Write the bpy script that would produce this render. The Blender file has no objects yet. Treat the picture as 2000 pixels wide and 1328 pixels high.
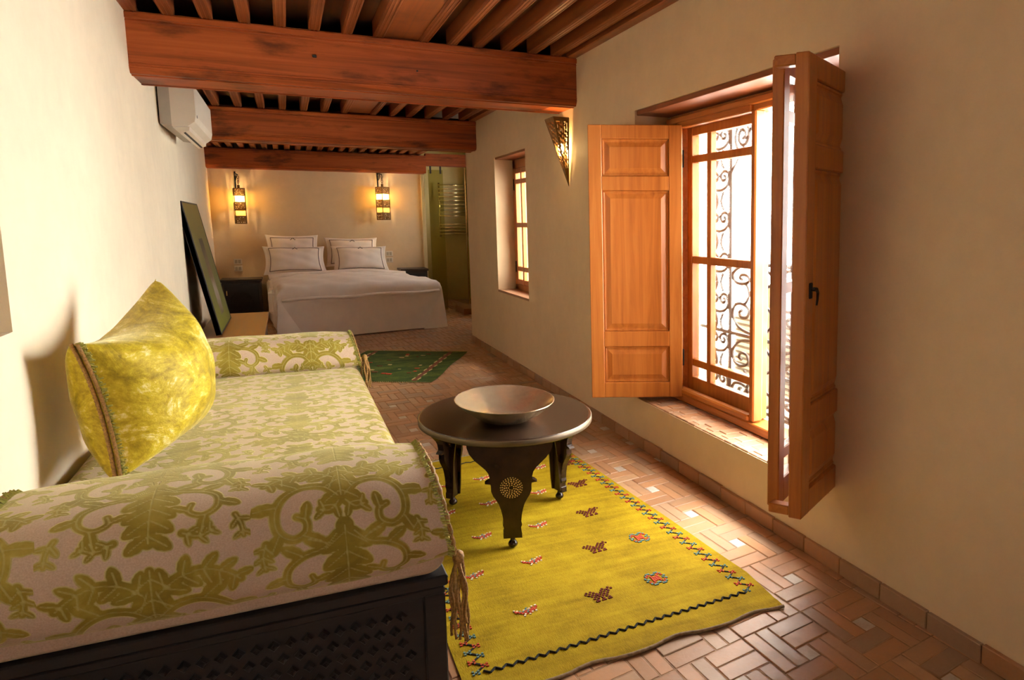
import bpy, bmesh, math, random
import numpy as np
from mathutils import Vector, Matrix
random.seed(7); rng = np.random.default_rng(7)
PI = math.pi
scene = bpy.context.scene
col = scene.collection

# ------------------------------------------------------------------ camera, sky, sun, exposure
cam_d = bpy.data.cameras.new('camera'); cam = bpy.data.objects.new('camera', cam_d); col.objects.link(cam)
scene.camera = cam
F, CX, CY, PITCH, YAW, CAMH = 1475.6, 1355.57, 624.55, 0.128496, 0.492492, 1.5
cam_d.sensor_width = 36.0; cam_d.lens = F / 2000 * 36
cam_d.shift_x = -(CX - 1000) / 2000; cam_d.shift_y = (CY - 664) / 2000
cam.location = (0, 0, CAMH)
cam.rotation_euler = (PI / 2 - PITCH, 0, -YAW)
cam_d.clip_start = 0.05
SKY = 24.0
world = bpy.data.worlds.new('world'); scene.world = world; world.use_nodes = True
bgn = world.node_tree.nodes['Background']
bgn.inputs[0].default_value = (1.0, 0.96, 0.89, 1); bgn.inputs[1].default_value = SKY
sun_d = bpy.data.lights.new('sun', 'SUN'); sun_d.energy = 5.0; sun_d.angle = 0.20; sun_d.color = (1.0, 0.95, 0.87)
sun = bpy.data.objects.new('sun', sun_d); col.objects.link(sun)
sun.rotation_euler = Vector((-0.36, -0.05, -0.93)).to_track_quat('-Z', 'Y').to_euler()
scene.view_settings.view_transform = 'Standard'; scene.view_settings.look = 'None'
scene.view_settings.gamma = 1.0; scene.view_settings.exposure = 0.5
scene.view_settings.use_curve_mapping = False
scene.cycles.use_denoising = True
scene.cycles.max_bounces = 10; scene.cycles.diffuse_bounces = 7; scene.cycles.glossy_bounces = 4
scene.cycles.transparent_max_bounces = 16
scene.cycles.caustics_reflective = False; scene.cycles.caustics_refractive = False
scene.cycles.sample_clamp_indirect = 12.0

# ------------------------------------------------------------------ helpers
def tag(o, label=None, cat=None, group=None, kind=None):
    if label: o['label'] = label
    if cat: o['category'] = cat
    if group: o['group'] = group
    if kind: o['kind'] = kind
    return o

def place(o, parent):
    if parent is not None:
        o.parent = parent
        o.matrix_parent_inverse = Matrix.Translation(parent_world(parent)).inverted()
    return o

def parent_world(p):
    return Vector(p.get('_w', (0, 0, 0)))

def empty(name, loc=(0, 0, 0), parent=None):
    o = bpy.data.objects.new(name, None); col.objects.link(o)
    o.empty_display_size = 0.05
    o.location = loc; o['_w'] = tuple(loc)
    return o

class MB:
    def __init__(s): s.v = []; s.f = []; s.m = []
    def add(s, verts, faces, mi=0):
        b = len(s.v); s.v += [tuple(p) for p in verts]
        s.f += [tuple(i + b for i in f) for f in faces]; s.m += [mi] * len(faces); return s
    def box(s, lo, hi, mat=None, bev=0.0, mi=0):
        (x0, y0, z0), (x1, y1, z1) = lo, hi
        if bev <= 0:
            p = [(x0,y0,z0),(x1,y0,z0),(x1,y1,z0),(x0,y1,z0),(x0,y0,z1),(x1,y0,z1),(x1,y1,z1),(x0,y1,z1)]
            f = [(0,3,2,1),(4,5,6,7),(0,1,5,4),(1,2,6,5),(2,3,7,6),(3,0,4,7)]
        else:
            b = min(bev, (x1-x0)*.45, (y1-y0)*.45, (z1-z0)*.45)
            p = []; f = []
            idx = {}
            for ix, X in enumerate((x0, x1)):
                for iy, Y in enumerate((y0, y1)):
                    for iz, Z in enumerate((z0, z1)):
                        sx, sy, sz = (1, -1)[ix]*b, (1, -1)[iy]*b, (1, -1)[iz]*b
                        for k, q in enumerate(((X, Y+sy, Z+sz), (X+sx, Y, Z+sz), (X+sx, Y+sy, Z))):
                            idx[(ix, iy, iz, k)] = len(p); p.append(q)
            def g(*a): return idx[a]
            for ix in (0, 1):
                q = [g(ix,0,0,0), g(ix,1,0,0), g(ix,1,1,0), g(ix,0,1,0)]; f.append(q if ix else q[::-1])
            for iy in (0, 1):
                q = [g(0,iy,0,1), g(0,iy,1,1), g(1,iy,1,1), g(1,iy,0,1)]; f.append(q if iy else q[::-1])
            for iz in (0, 1):
                q = [g(0,0,iz,2), g(1,0,iz,2), g(1,1,iz,2), g(0,1,iz,2)]; f.append(q if iz else q[::-1])
            for iy in (0, 1):
                for iz in (0, 1): f.append([g(0,iy,iz,1), g(1,iy,iz,1), g(1,iy,iz,2), g(0,iy,iz,2)])
            for ix in (0, 1):
                for iz in (0, 1): f.append([g(ix,0,iz,0), g(ix,1,iz,0), g(ix,1,iz,2), g(ix,0,iz,2)])
            for ix in (0, 1):
                for iy in (0, 1): f.append([g(ix,iy,0,0), g(ix,iy,1,0), g(ix,iy,1,1), g(ix,iy,0,1)])
            for ix in (0, 1):
                for iy in (0, 1):
                    for iz in (0, 1): f.append([g(ix,iy,iz,0), g(ix,iy,iz,1), g(ix,iy,iz,2)])
        if mat is not None: p = [tuple(mat @ Vector(q)) for q in p]
        return s.add(p, f, mi)
    def tube(s, path, r, n=8, cap=True, mi=0):
        P = [Vector(p) for p in path]; m = len(P)
        rr = r if hasattr(r, '__len__') else [r] * m
        t0 = (P[1] - P[0]).normalized()
        up = Vector((0, 0, 1)) if abs(t0.z) < .9 else Vector((1, 0, 0))
        nrm = t0.cross(up).normalized()
        vs = []
        for i in range(m):
            t = (P[min(i+1, m-1)] - P[max(i-1, 0)]).normalized()
            nrm = (nrm - t * nrm.dot(t))
            nrm = nrm.normalized() if nrm.length > 1e-6 else t.orthogonal().normalized()
            bn = t.cross(nrm)
            for k in range(n):
                a = 2 * PI * k / n
                vs.append(P[i] + (nrm * math.cos(a) + bn * math.sin(a)) * rr[i])
        fs = [(i*n+k, i*n+(k+1) % n, (i+1)*n+(k+1) % n, (i+1)*n+k) for i in range(m-1) for k in range(n)]
        if cap: fs += [tuple(range(n))[::-1], tuple((m-1)*n + k for k in range(n))]
        return s.add(vs, fs, mi)
    def lathe(s, prof, c=(0, 0, 0), n=32, sy=1.0, mi=0, close=True):
        vs = [(c[0] + r*math.cos(2*PI*k/n), c[1] + sy*r*math.sin(2*PI*k/n), c[2] + z) for r, z in prof for k in range(n)]
        m = len(prof)
        fs = [(i*n+k, i*n+(k+1) % n, (i+1)*n+(k+1) % n, (i+1)*n+k) for i in range(m-1) for k in range(n)]
        if close: fs += [tuple(range(n))[::-1], tuple((m-1)*n + k for k in range(n))]
        return s.add(vs, fs, mi)
    def prism(s, poly, fn, d0, d1, mi=0):
        n = len(poly)
        vs = [fn(a, b, d0) for a, b in poly] + [fn(a, b, d1) for a, b in poly]
        fs = [tuple(range(n))[::-1], tuple(range(n, 2*n))] + [(i, (i+1) % n, n+(i+1) % n, n+i) for i in range(n)]
        return s.add(vs, fs, mi)
    def build(s, name, mat, parent=None, smooth=False, mats=None):
        me = bpy.data.meshes.new(name); me.from_pydata(s.v, [], s.f); 
        for mm in (mats or [mat]): me.materials.append(mm)
        if mats: me.polygons.foreach_set('material_index', s.m)
        bm = bmesh.new(); bm.from_mesh(me); bmesh.ops.recalc_face_normals(bm, faces=bm.faces); bm.to_mesh(me); bm.free()
        if smooth: me.polygons.foreach_set('use_smooth', [True] * len(me.polygons))
        me.update()
        o = bpy.data.objects.new(name, me); col.objects.link(o)
        return place(o, parent)

def boxobj(name, lo, hi, mat, parent=None, bev=0.004, m=None):
    return MB().box(lo, hi, m, bev).build(name, mat, parent)

def share(name, me, parent, loc, rz=0.0):
    o = bpy.data.objects.new(name, me); col.objects.link(o); o.location = loc; o.rotation_euler[2] = rz
    return place(o, parent)

def sheet(name, P, mat, parent=None, wrap_v=False, attrs=None, smooth=True, cap=False):
    """P: (nu, nv, 3) array; wrap_v closes the second direction."""
    nu, nv, _ = P.shape
    idx = np.arange(nu*nv).reshape(nu, nv)
    j1 = (np.arange(nv) + 1) % nv if wrap_v else np.arange(1, nv)
    j0 = np.arange(nv) if wrap_v else np.arange(nv-1)
    a = idx[:-1][:, j0]; b = idx[1:][:, j0]; c = idx[1:][:, j1]; d = idx[:-1][:, j1]
    faces = np.stack([a, b, c, d], -1).reshape(-1, 4).tolist()
    if cap: faces += [idx[0].tolist()[::-1], idx[-1].tolist()]
    me = bpy.data.meshes.new(name); me.from_pydata(P.reshape(-1, 3).tolist(), [], faces)
    me.materials.append(mat)
    bm = bmesh.new(); bm.from_mesh(me); bmesh.ops.recalc_face_normals(bm, faces=bm.faces); bm.to_mesh(me); bm.free()
    if smooth: me.polygons.foreach_set('use_smooth', [True]*len(me.polygons))
    for k, v in (attrs or {}).items():
        at = me.attributes.new(k, 'FLOAT', 'POINT'); at.data.foreach_set('value', np.asarray(v, dtype=np.float32).reshape(-1))
    me.update()
    o = bpy.data.objects.new(name, me); col.objects.link(o)
    return place(o, parent)

# ------------------------------------------------------------------ materials
class NT:
    def __init__(s, name):
        s.m = bpy.data.materials.new(name); s.m.use_nodes = True
        s.t = s.m.node_tree; s.b = s.t.nodes['Principled BSDF']; s.out = s.t.nodes['Material Output']
    def n(s, typ, **kw):
        nd = s.t.nodes.new('ShaderNode' + typ)
        for k, v in kw.items():
            if k.startswith('i_'):
                key = k[2:]; key = int(key) if key.isdigit() else key.replace('_', ' ')
                nd.inputs[key].default_value = v
            else: setattr(nd, k, v)
        return nd
    def l(s, a, b): s.t.links.new(a, b)
    def coord(s, scale=(1, 1, 1), kind='Object'):
        tc = s.n('TexCoord'); mp = s.n('Mapping'); mp.inputs['Scale'].default_value = scale
        s.l(tc.outputs[kind], mp.inputs[0]); return mp.outputs[0]
    def ramp(s, fac, stops):
        r = s.n('ValToRGB'); e = r.color_ramp.elements
        while len(e) < len(stops): e.new(0.5)
        for el, (p, c) in zip(e, stops): el.position = p; el.color = (*c, 1)
        s.l(fac, r.inputs[0]); return r.outputs[0]
    def noise(s, vec, scale, detail=4, rough=0.55, dist=0.0):
        nz = s.n('TexNoise'); nz.inputs['Scale'].default_value = scale; nz.inputs['Detail'].default_value = detail
        nz.inputs['Roughness'].default_value = rough; nz.inputs['Distortion'].default_value = dist
        if vec is not None: s.l(vec, nz.inputs['Vector'])
        return nz.outputs['Fac']
    def mix(s, fac, a, b, mode='MIX'):
        mx = s.n('Mix', data_type='RGBA', blend_type=mode)
        for sock, v in ((mx.inputs[0], fac), (mx.inputs[6], a), (mx.inputs[7], b)):
            if isinstance(v, (int, float)): sock.default_value = v
            elif isinstance(v, tuple): sock.default_value = (*v, 1)
            else: s.l(v, sock)
        return mx.outputs[2]
    def math(s, op, a, b=0.0, c=None):
        md = s.n('Math', operation=op)
        for sock, v in zip(md.inputs, (a, b, c)):
            if v is None: continue
            if isinstance(v, (int, float)): sock.default_value = v
            else: s.l(v, sock)
        return md.outputs[0]
    def bump(s, h, strength=0.3, dist=0.01):
        bp = s.n('Bump'); bp.inputs['Strength'].default_value = strength; bp.inputs['Distance'].default_value = dist
        s.l(h, bp.inputs['Height']); s.l(bp.outputs[0], s.b.inputs['Normal'])
    def set(s, color=None, rough=0.6, metal=0.0, spec=0.5, **kw):
        if color is not None:
            if isinstance(color, tuple): s.b.inputs['Base Color'].default_value = (*color, 1)
            else: s.l(color, s.b.inputs['Base Color'])
        if isinstance(rough, (int, float)): s.b.inputs['Roughness'].default_value = rough
        else: s.l(rough, s.b.inputs['Roughness'])
        s.b.inputs['Metallic'].default_value = metal; s.b.inputs['Specular IOR Level'].default_value = spec
        for k, v in kw.items(): s.b.inputs[k.replace('_', ' ')].default_value = v
        return s.m

def simple(name, color, rough=0.6, metal=0.0, spec=0.5, var=0.12, scale=8.0, bump=0.0, **kw):
    t = NT(name); c = t.coord()
    nz = t.noise(c, scale, 5)
    dk = tuple(x*(1-var) for x in color); lt = tuple(min(1, x*(1+var)) for x in color)
    t.set(t.ramp(nz, [(0.3, dk), (0.7, lt)]), rough, metal, spec, **kw)
    if bump: t.bump(t.noise(c, scale*6, 4), bump, 0.005)
    return t.m

def wood(name, dark, mid, light, axis, rough=0.38, freq=1.0, blotch=0.0, spec=0.5):
    """grain runs along axis 0/1/2"""
    t = NT(name)
    sc = [26*freq]*3; sc[axis] = 1.1*freq
    c = t.coord(tuple(sc)); g = t.noise(c, 1.0, 8, 0.62, 1.2)
    c2 = t.coord(tuple(x*0.22 for x in sc)); g2 = t.noise(c2, 1.0, 4, 0.5, 0.8)
    f = t.math('ADD', t.math('MULTIPLY', g, 0.6), t.math('MULTIPLY', g2, 0.4))
    colr = t.ramp(f, [(0.32, dark), (0.5, mid), (0.68, light)])
    if blotch > 0:
        b = t.noise(t.coord((1.6, 1.6, 5)), 1.4, 5, 0.6)
        b = t.ramp(b, [(0.52, (0, 0, 0)), (0.68, (1, 1, 1))])
        colr = t.mix(t.math('MULTIPLY', b, blotch), colr, tuple(x*0.22 for x in dark))
    t.set(colr, t.math('ADD', t.math('MULTIPLY', g, 0.25), rough - 0.1), 0, spec)
    t.bump(g, 0.12, 0.004)
    return t.m

M = {}
# lime plaster
def plaster(name, color, var=0.06):
    t = NT(name); c = t.coord()
    n1 = t.noise(c, 1.3, 5, 0.6); n2 = t.noise(c, 9, 5, 0.6)
    f = t.math('ADD', t.math('MULTIPLY', n1, 0.65), t.math('MULTIPLY', n2, 0.35))
    t.set(t.ramp(f, [(0.35, tuple(x*(1-var) for x in color)), (0.65, tuple(min(1, x*(1+var)) for x in color))]), 0.75, 0, 0.25)
    t.bump(t.math('ADD', n2, t.math('MULTIPLY', n1, 2.0)), 0.10, 0.02)
    return t.m
M['plaster'] = plaster('cream_plaster', (0.70, 0.55, 0.35))
M['plaster_white'] = plaster('pale_plaster', (0.80, 0.71, 0.55))
M['tadelakt'] = plaster('olive_tadelakt', (0.52, 0.42, 0.19))
BD, BM_, BL = (0.12, 0.024, 0.006), (0.34, 0.070, 0.013), (0.46, 0.120, 0.024)
M['beam_x'] = wood('red_cedar_beam', BD, BM_, BL, 0, 0.46, 0.7, 0.75, 0.3)
M['joist_y'] = wood('red_cedar_joist', (0.12, 0.03, 0.008), (0.27, 0.075, 0.02), (0.38, 0.13, 0.035), 1, 0.42, 0.8, 0.4)
M['board'] = wood('dark_ceiling_board', (0.07, 0.035, 0.019), (0.14, 0.068, 0.036), (0.20, 0.10, 0.055), 1, 0.5, 0.7, 0.5)
M['lintel'] = wood('lintel_wood', (0.10, 0.028, 0.012), (0.22, 0.065, 0.022), (0.30, 0.10, 0.035), 1, 0.45, 0.8)
HD, HM, HL = (0.28, 0.075, 0.012), (0.44, 0.140, 0.024), (0.55, 0.210, 0.043)
M['honey_z'] = wood('honey_pine_upright', HD, HM, HL, 2, 0.33, 0.8)
M['honey_y'] = wood('honey_pine_rail', HD, HM, HL, 1, 0.33, 0.8)
M['honey_x'] = wood('honey_pine_rail_across', HD, HM, HL, 0, 0.33, 0.8)
M['bench_wood'] = wood('bench_wood', (0.17, 0.058, 0.014), (0.29, 0.110, 0.028), (0.38, 0.16, 0.045), 1, 0.4, 0.6)
M['dark_wood'] = wood('dark_carved_wood', (0.006, 0.005, 0.006), (0.014, 0.011, 0.012), (0.026, 0.020, 0.019), 0, 0.5, 1.0)
M['ebony'] = simple('ebonised_wood', (0.034, 0.017, 0.010), 0.26, 0, 0.5, 0.4, 12)
M['night_wood'] = simple('dark_cabinet_wood', (0.030, 0.018, 0.014), 0.4, 0, 0.5, 0.35, 9)
M['iron'] = simple('wrought_iron', (0.05, 0.042, 0.038), 0.5, 0.7, 0.5, 0.25, 30)
M['black_iron'] = simple('black_iron', (0.015, 0.014, 0.014), 0.45, 0.6, 0.5, 0.25, 30)
M['brass'] = simple('aged_brass', (0.30, 0.17, 0.055), 0.38, 0.9, 0.5, 0.3, 25)
M['lantern_metal'] = simple('lantern_metal', (0.16, 0.085, 0.03), 0.42, 0.8, 0.5, 0.3, 30)
M['gold'] = simple('gold_inlay', (0.80, 0.56, 0.18), 0.4, 0.2, 0.5, 0.15, 40)
M['mortar'] = simple('floor_mortar', (0.33, 0.20, 0.12), 0.85, 0, 0.2, 0.3, 20, 0.3)
M['white_cotton'] = simple('white_cotton', (0.88, 0.81, 0.73), 0.8, 0, 0.2, 0.05, 4, 0.15, Sheen_Weight=0.2)
M['pillow_cotton'] = simple('pillow_cotton', (0.88, 0.81, 0.73), 0.8, 0, 0.2, 0.05, 5, 0.15, Sheen_Weight=0.2)
M['grey_thread'] = simple('grey_thread', (0.20, 0.16, 0.13), 0.8)
M['plastic'] = simple('white_plastic', (0.66, 0.60, 0.50), 0.4, 0, 0.5, 0.03)
M['plastic_dark'] = simple('grey_plastic', (0.40, 0.36, 0.29), 0.45, 0, 0.5, 0.05)
M['slot'] = simple('dark_slot', (0.012, 0.011, 0.010), 0.6)
M['chrome'] = simple('radiator_chrome', (0.72, 0.60, 0.32), 0.25, 0.9, 0.5, 0.05)
M['gold_cord'] = simple('gold_cord', (0.36, 0.20, 0.055), 0.5, 0.15, 0.5, 0.45, 160, 0.4)
M['green_fringe'] = simple('green_fringe', (0.40, 0.40, 0.10), 0.7, 0, 0.3, 0.4, 120)
M['rug_edge'] = simple('rug_edge_cord', (0.24, 0.17, 0.10), 0.85, 0, 0.2, 0.3, 60)
M['condenser'] = simple('condenser_grey', (0.40, 0.40, 0.38), 0.6, 0, 0.4, 0.1)
M['stone'] = simple('balcony_stone', (0.55, 0.48, 0.38), 0.8, 0, 0.3, 0.1, 6)

def brick_mat(name, source, stops):
    t = NT(name); c = t.coord((1, 1, 1))
    if source == 'object':
        r = t.n('ObjectInfo').outputs['Random']
    else:
        r = t.n('Attribute', attribute_name='tint').outputs['Fac']
    base = t.ramp(r, stops)
    tc = t.n('TexCoord'); gm = t.n('NewGeometry')
    n1 = t.noise(gm.outputs['Position'], 14, 6, 0.65); n2 = t.noise(gm.outputs['Position'], 70, 4, 0.6)
    cl = t.mix(t.math('MULTIPLY', t.ramp(n1, [(0.42, (0, 0, 0)), (0.72, (1, 1, 1))]), 0.55), base, (0.30, 0.19, 0.12))
    cl = t.mix(t.math('MULTIPLY', n2, 0.35), cl, (0.46, 0.30, 0.19))
    t.set(cl, t.math('ADD', t.math('MULTIPLY', n1, 0.3), 0.30), 0, 0.5)
    t.bump(t.math('ADD', n1, t.math('MULTIPLY', n2, 0.4)), 0.25, 0.004)
    return t.m
TERRA = [(0.0, (0.30, 0.125, 0.045)), (0.25, (0.42, 0.19, 0.072)), (0.5, (0.46, 0.215, 0.088)), (0.72, (0.36, 0.20, 0.100)), (0.88, (0.25, 0.155, 0.10)), (1.0, (0.48, 0.27, 0.13))]
M['brick'] = brick_mat('terracotta_brick', 'object', TERRA)
M['brick_field'] = brick_mat('terracotta_brick_field', 'attr', TERRA)
PALE = [(0.0, (0.46, 0.40, 0.32)), (0.5, (0.60, 0.56, 0.50)), (1.0, (0.50, 0.46, 0.40))]
M['pale_tile'] = brick_mat('pale_square_tile', 'object', PALE)

# damask upholstery: attribute d = distance to the pile edge (m), e = distance to a vein
def damask_mat():
    t = NT('damask_velvet')
    d = t.n('Attribute', attribute_name='d').outputs['Fac']; e = t.n('Attribute', attribute_name='e').outputs['Fac']
    c = t.coord()
    n = t.noise(c, 7, 5, 0.65, 0.5); nf = t.noise(c, 260, 3)
    pile = t.ramp(n, [(0.3, (0.20, 0.150, 0.018)), (0.5, (0.31, 0.243, 0.030)), (0.7, (0.47, 0.395, 0.085))])
    mr = t.n('MapRange'); t.l(e, mr.inputs[0]); mr.inputs[1].default_value = 0.0008; mr.inputs[2].default_value = 0.0032; mr.inputs[3].default_value = 1; mr.inputs[4].default_value = 0
    pile = t.mix(t.math('MULTIPLY', mr.outputs[0], 0.75), pile, (0.52, 0.47, 0.17))
    ground = t.ramp(nf, [(0.3, (0.50, 0.37, 0.275)), (0.7, (0.62, 0.48, 0.37))])
    ed = t.n('MapRange'); t.l(t.math('ABSOLUTE', d), ed.inputs[0]); ed.inputs[1].default_value = 0.0006; ed.inputs[2].default_value = 0.0028; ed.inputs[3].default_value = 1; ed.inputs[4].default_value = 0
    mk = t.n('MapRange'); t.l(d, mk.inputs[0]); mk.inputs[1].default_value = -0.0012; mk.inputs[2].default_value = 0.0012; mk.inputs[3].default_value = 1; mk.inputs[4].default_value = 0
    cl = t.mix(mk.outputs[0], ground, pile)
    cl = t.mix(t.math('MULTIPLY', ed.outputs[0], 0.7), cl, (0.60, 0.55, 0.22))
    t.set(cl, 0.75, 0, 0.25, Sheen_Weight=0.6, Sheen_Roughness=0.35)
    t.b.inputs['Sheen Tint'].default_value = (0.95, 0.9, 0.5, 1)
    h = t.math('SUBTRACT', mk.outputs[0], t.math('MULTIPLY', mr.outputs[0], 0.5))
    t.bump(t.math('ADD', h, t.math('MULTIPLY', nf, 0.12)), 0.6, 0.004)
    return t.m
M['damask'] = damask_mat()

def velvet_mat():
    t = NT('crushed_velvet'); c = t.coord((1, 1, 1))
    n = t.noise(c, 6, 6, 0.7, 1.8); n2 = t.noise(t.coord((60, 14, 60)), 1, 4, 0.7)
    f = t.math('ADD', t.math('MULTIPLY', n, 0.7), t.math('MULTIPLY', n2, 0.3))
    t.set(t.ramp(f, [(0.34, (0.22, 0.165, 0.008)), (0.46, (0.44, 0.33, 0.012)), (0.54, (0.60, 0.48, 0.025)), (0.63, (0.82, 0.74, 0.36))]), 0.55, 0, 0.3, Sheen_Weight=0.8, Sheen_Roughness=0.3)  # palest stop paints highlight streaks into the velvet colour
    t.b.inputs['Sheen Tint'].default_value = (1, 0.95, 0.55, 1)
    t.bump(f, 0.5, 0.012)
    return t.m
M['velvet'] = velvet_mat()

def rug_mat(name, c0, c1, c2, band=(1.0, 14.0, 1.0)):
    t = NT(name); c = t.coord((1, 1, 1))
    n = t.noise(c, 5, 5, 0.65); w = t.noise(t.coord((420, 60, 60)), 1, 2); w2 = t.noise(t.coord(band), 1.5, 3)
    f = t.math('ADD', t.math('MULTIPLY', n, 0.45), t.math('ADD', t.math('MULTIPLY', w, 0.25), t.math('MULTIPLY', w2, 0.30)))
    t.set(t.ramp(f, [(0.36, c0), (0.5, c1), (0.64, c2)]), 0.9, 0, 0.15)
    t.bump(t.math('ADD', t.math('MULTIPLY', w, 0.6), n), 0.5, 0.006)
    return t.m
M['rug'] = rug_mat('mustard_wool', (0.20, 0.126, 0.002), (0.335, 0.222, 0.004), (0.45, 0.320, 0.009))
M['green_rug'] = rug_mat('green_wool', (0.018, 0.040, 0.014), (0.052, 0.085, 0.018), (0.13, 0.155, 0.030), (1.2, 7.0, 1.0))
for k, c in dict(th_red=(0.50, 0.07, 0.03), th_maroon=(0.13, 0.022, 0.012), th_blue=(0.12, 0.22, 0.20), th_black=(0.022, 0.022, 0.018), th_white=(0.75, 0.65, 0.42), th_rust=(0.17, 0.055, 0.028), th_tan=(0.50, 0.38, 0.16)).items():
    M[k] = simple(k.replace('th_', '') + '_thread', c, 0.85, 0, 0.2, 0.15, 80)

def glass_mat(name, tint, refl):
    t = NT(name); t.t.nodes.remove(t.b)
    tr = t.n('BsdfTransparent'); tr.inputs[0].default_value = (*tint, 1)
    gl = t.n('BsdfGlossy'); gl.inputs['Roughness'].default_value = 0.03
    mx = t.n('MixShader'); lw = t.n('LayerWeight'); lw.inputs[0].default_value = 0.25
    t.l(t.math('ADD', t.math('MULTIPLY', lw.outputs['Fresnel'], 0.5), refl), mx.inputs[0])
    t.l(tr.outputs[0], mx.inputs[1]); t.l(gl.outputs[0], mx.inputs[2]); t.l(mx.outputs[0], t.out.inputs['Surface'])
    return t.m
M['glass'] = glass_mat('window_glass', (0.97, 0.97, 0.95), 0.02)
M['green_glass'] = glass_mat('shower_glass', (0.80, 0.80, 0.56), 0.06)

def lamp_glass():
    t = NT('lantern_frosted_glass')
    t.set((0.95, 0.80, 0.45), 0.5, 0, 0.3); t.b.inputs['Emission Color'].default_value = (1.0, 0.72, 0.28, 1); t.b.inputs['Emission Strength'].default_value = 0.0
    tr = t.n('BsdfTranslucent'); tr.inputs[0].default_value = (1, 0.85, 0.5, 1)
    tp = t.n('BsdfTransparent'); tp.inputs[0].default_value = (1, 0.85, 0.52, 1)
    mx = t.n('MixShader'); mx.inputs[0].default_value = 0.6
    t.l(tr.outputs[0], mx.inputs[1]); t.l(tp.outputs[0], mx.inputs[2])
    t.l(mx.outputs[0], t.out.inputs['Surface'])
    return t.m
M['lamp_glass'] = lamp_glass()
def bulb_mat():
    t = NT('lit_bulb'); t.set((1, 0.85, 0.6), 0.4); t.b.inputs['Emission Color'].default_value = (1.0, 0.66, 0.25, 1); t.b.inputs['Emission Strength'].default_value = 80
    return t.m
M['bulb'] = bulb_mat()

def painting_mat():
    t = NT('painted_canvas')
    tc = t.n('TexCoord'); sp = t.n('SeparateXYZ'); t.l(tc.outputs['Generated'], sp.inputs[0])
    y, z = sp.outputs[1], sp.outputs[2]
    nz = t.noise(tc.outputs['Generated'], 6, 5, 0.6, 0.8)
    bg = t.ramp(t.math('ADD', t.math('MULTIPLY', z, 0.7), t.math('MULTIPLY', nz, 0.3)), [(0.1, (0.15, 0.16, 0.010)), (0.5, (0.085, 0.080, 0.010)), (1.0, (0.14, 0.105, 0.014))])
    # a soft upright blurred form in the middle
    dy = t.math('ABSOLUTE', t.math('SUBTRACT', y, 0.5))
    w = t.math('ADD', t.math('MULTIPLY', nz, 0.10), 0.08)
    inside = t.math('LESS_THAN', dy, w); top = t.math('LESS_THAN', z, 0.72); bot = t.math('GREATER_THAN', z, 0.10)
    f = t.math('MULTIPLY', inside, t.math('MULTIPLY', top, bot))
    form = t.ramp(t.math('ADD', z, t.math('MULTIPLY', nz, 0.25)), [(0.2, (0.10, 0.06, 0.035)), (0.42, (0.30, 0.24, 0.20)), (0.55, (0.12, 0.06, 0.03)), (0.8, (0.02, 0.012, 0.008))])
    t.set(t.mix(t.math('MULTIPLY', f, 0.9), bg, form), 0.6, 0, 0.25)
    return t.m
M['canvas'] = painting_mat()

# ------------------------------------------------------------------ room dimensions (metres)
XR, XR2, YP = 2.02, 2.42, 9.76          # right wall inner face, outer face, its far end
Y0, YB = -1.6, 13.5                     # wall behind the camera, back wall
XO = 3.2                                # far side of the wash room
def XL(y):                              # the old left wall drifts outward towards the back
    return -0.76 if y < 6.2 else -0.76 - (y - 6.2) * 0.027
ZT = 3.0

def wall_slab(mb, axis_fn, holes, a0, a1, z0, z1, d0, d1):
    """slab in (a,z) between depths d0,d1 with rectangular holes (a0,a1,z0,z1)"""
    As = sorted({a0, a1, *[h[0] for h in holes], *[h[1] for h in holes]})
    Zs = sorted({z0, z1, *[h[2] for h in holes], *[h[3] for h in holes]})
    for i in range(len(As)-1):
        for j in range(len(Zs)-1):
            am, zm = (As[i]+As[i+1])/2, (Zs[j]+Zs[j+1])/2
            if any(h[0] < am < h[1] and h[2] < zm < h[3] for h in holes): continue
            mb.prism([(As[i], Zs[j]), (As[i+1], Zs[j]), (As[i+1], Zs[j+1]), (As[i], Zs[j+1])], axis_fn, d0, d1)
W1 = (2.52, 4.57, 0.322, 2.21)
W2 = (7.12, 8.31, 0.765, 2.187)
mb = MB()
wall_slab(mb, lambda a, b, d: (d, a, b), [W1, W2], Y0 - .3, YP, 0, ZT, XR, XR2)
tag(mb.build('wall_right', M['plaster']), 'cream plaster wall pierced by the deep window recesses', kind='structure')
# left wall with its recess
mb = MB()
NI = (1.7, 3.02, 1.165, 2.25)
wall_slab(mb, lambda a, b, d: (d, a, b), [NI], Y0 - .3, 6.2, 0, ZT, -0.76, -1.02)
mb.box((-1.3, Y0 - .3, 0), (-1.02, 6.2, ZT))
ys = np.linspace(6.2, YB + .3, 8)
for i in range(7):
    ya, yb = ys[i], ys[i+1]
    p = [(XL(ya), ya, 0), (XL(yb), yb, 0), (-1.3, yb, 0), (-1.3, ya, 0)]
    lean = 0.03
    q = [(XL(ya) - lean*(ya-6.2)/7, ya, ZT), (XL(yb) - lean*(yb-6.2)/7, yb, ZT), (-1.3, yb, ZT), (-1.3, ya, ZT)]
    mb.add(p + q, [(0, 1, 2, 3), (7, 6, 5, 4), (0, 4, 5, 1), (1, 5, 6, 2), (2, 6, 7, 3), (3, 7, 4, 0)])
tag(mb.build('wall_left', M['plaster_white']), 'pale plaster wall behind the sofa with a shallow recess', kind='structure')
tag(boxobj('wall_back', (-1.3, YB, 0), (2.06, YB + .3, ZT), M['plaster'], bev=0), 'plaster wall behind the bed head', kind='structure')
mb = MB(); wall_slab(mb, lambda a, b, d: (a, d, b), [(.75, 1.25, 1.4, 2.05)], -1.3, XR2, 0, ZT, Y0, Y0 - .3)  # opening added behind the camera to let in fill light
tag(mb.build('wall_front', M['plaster']), 'plaster wall closing the near end of the room', kind='structure')
mb = MB()
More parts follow.
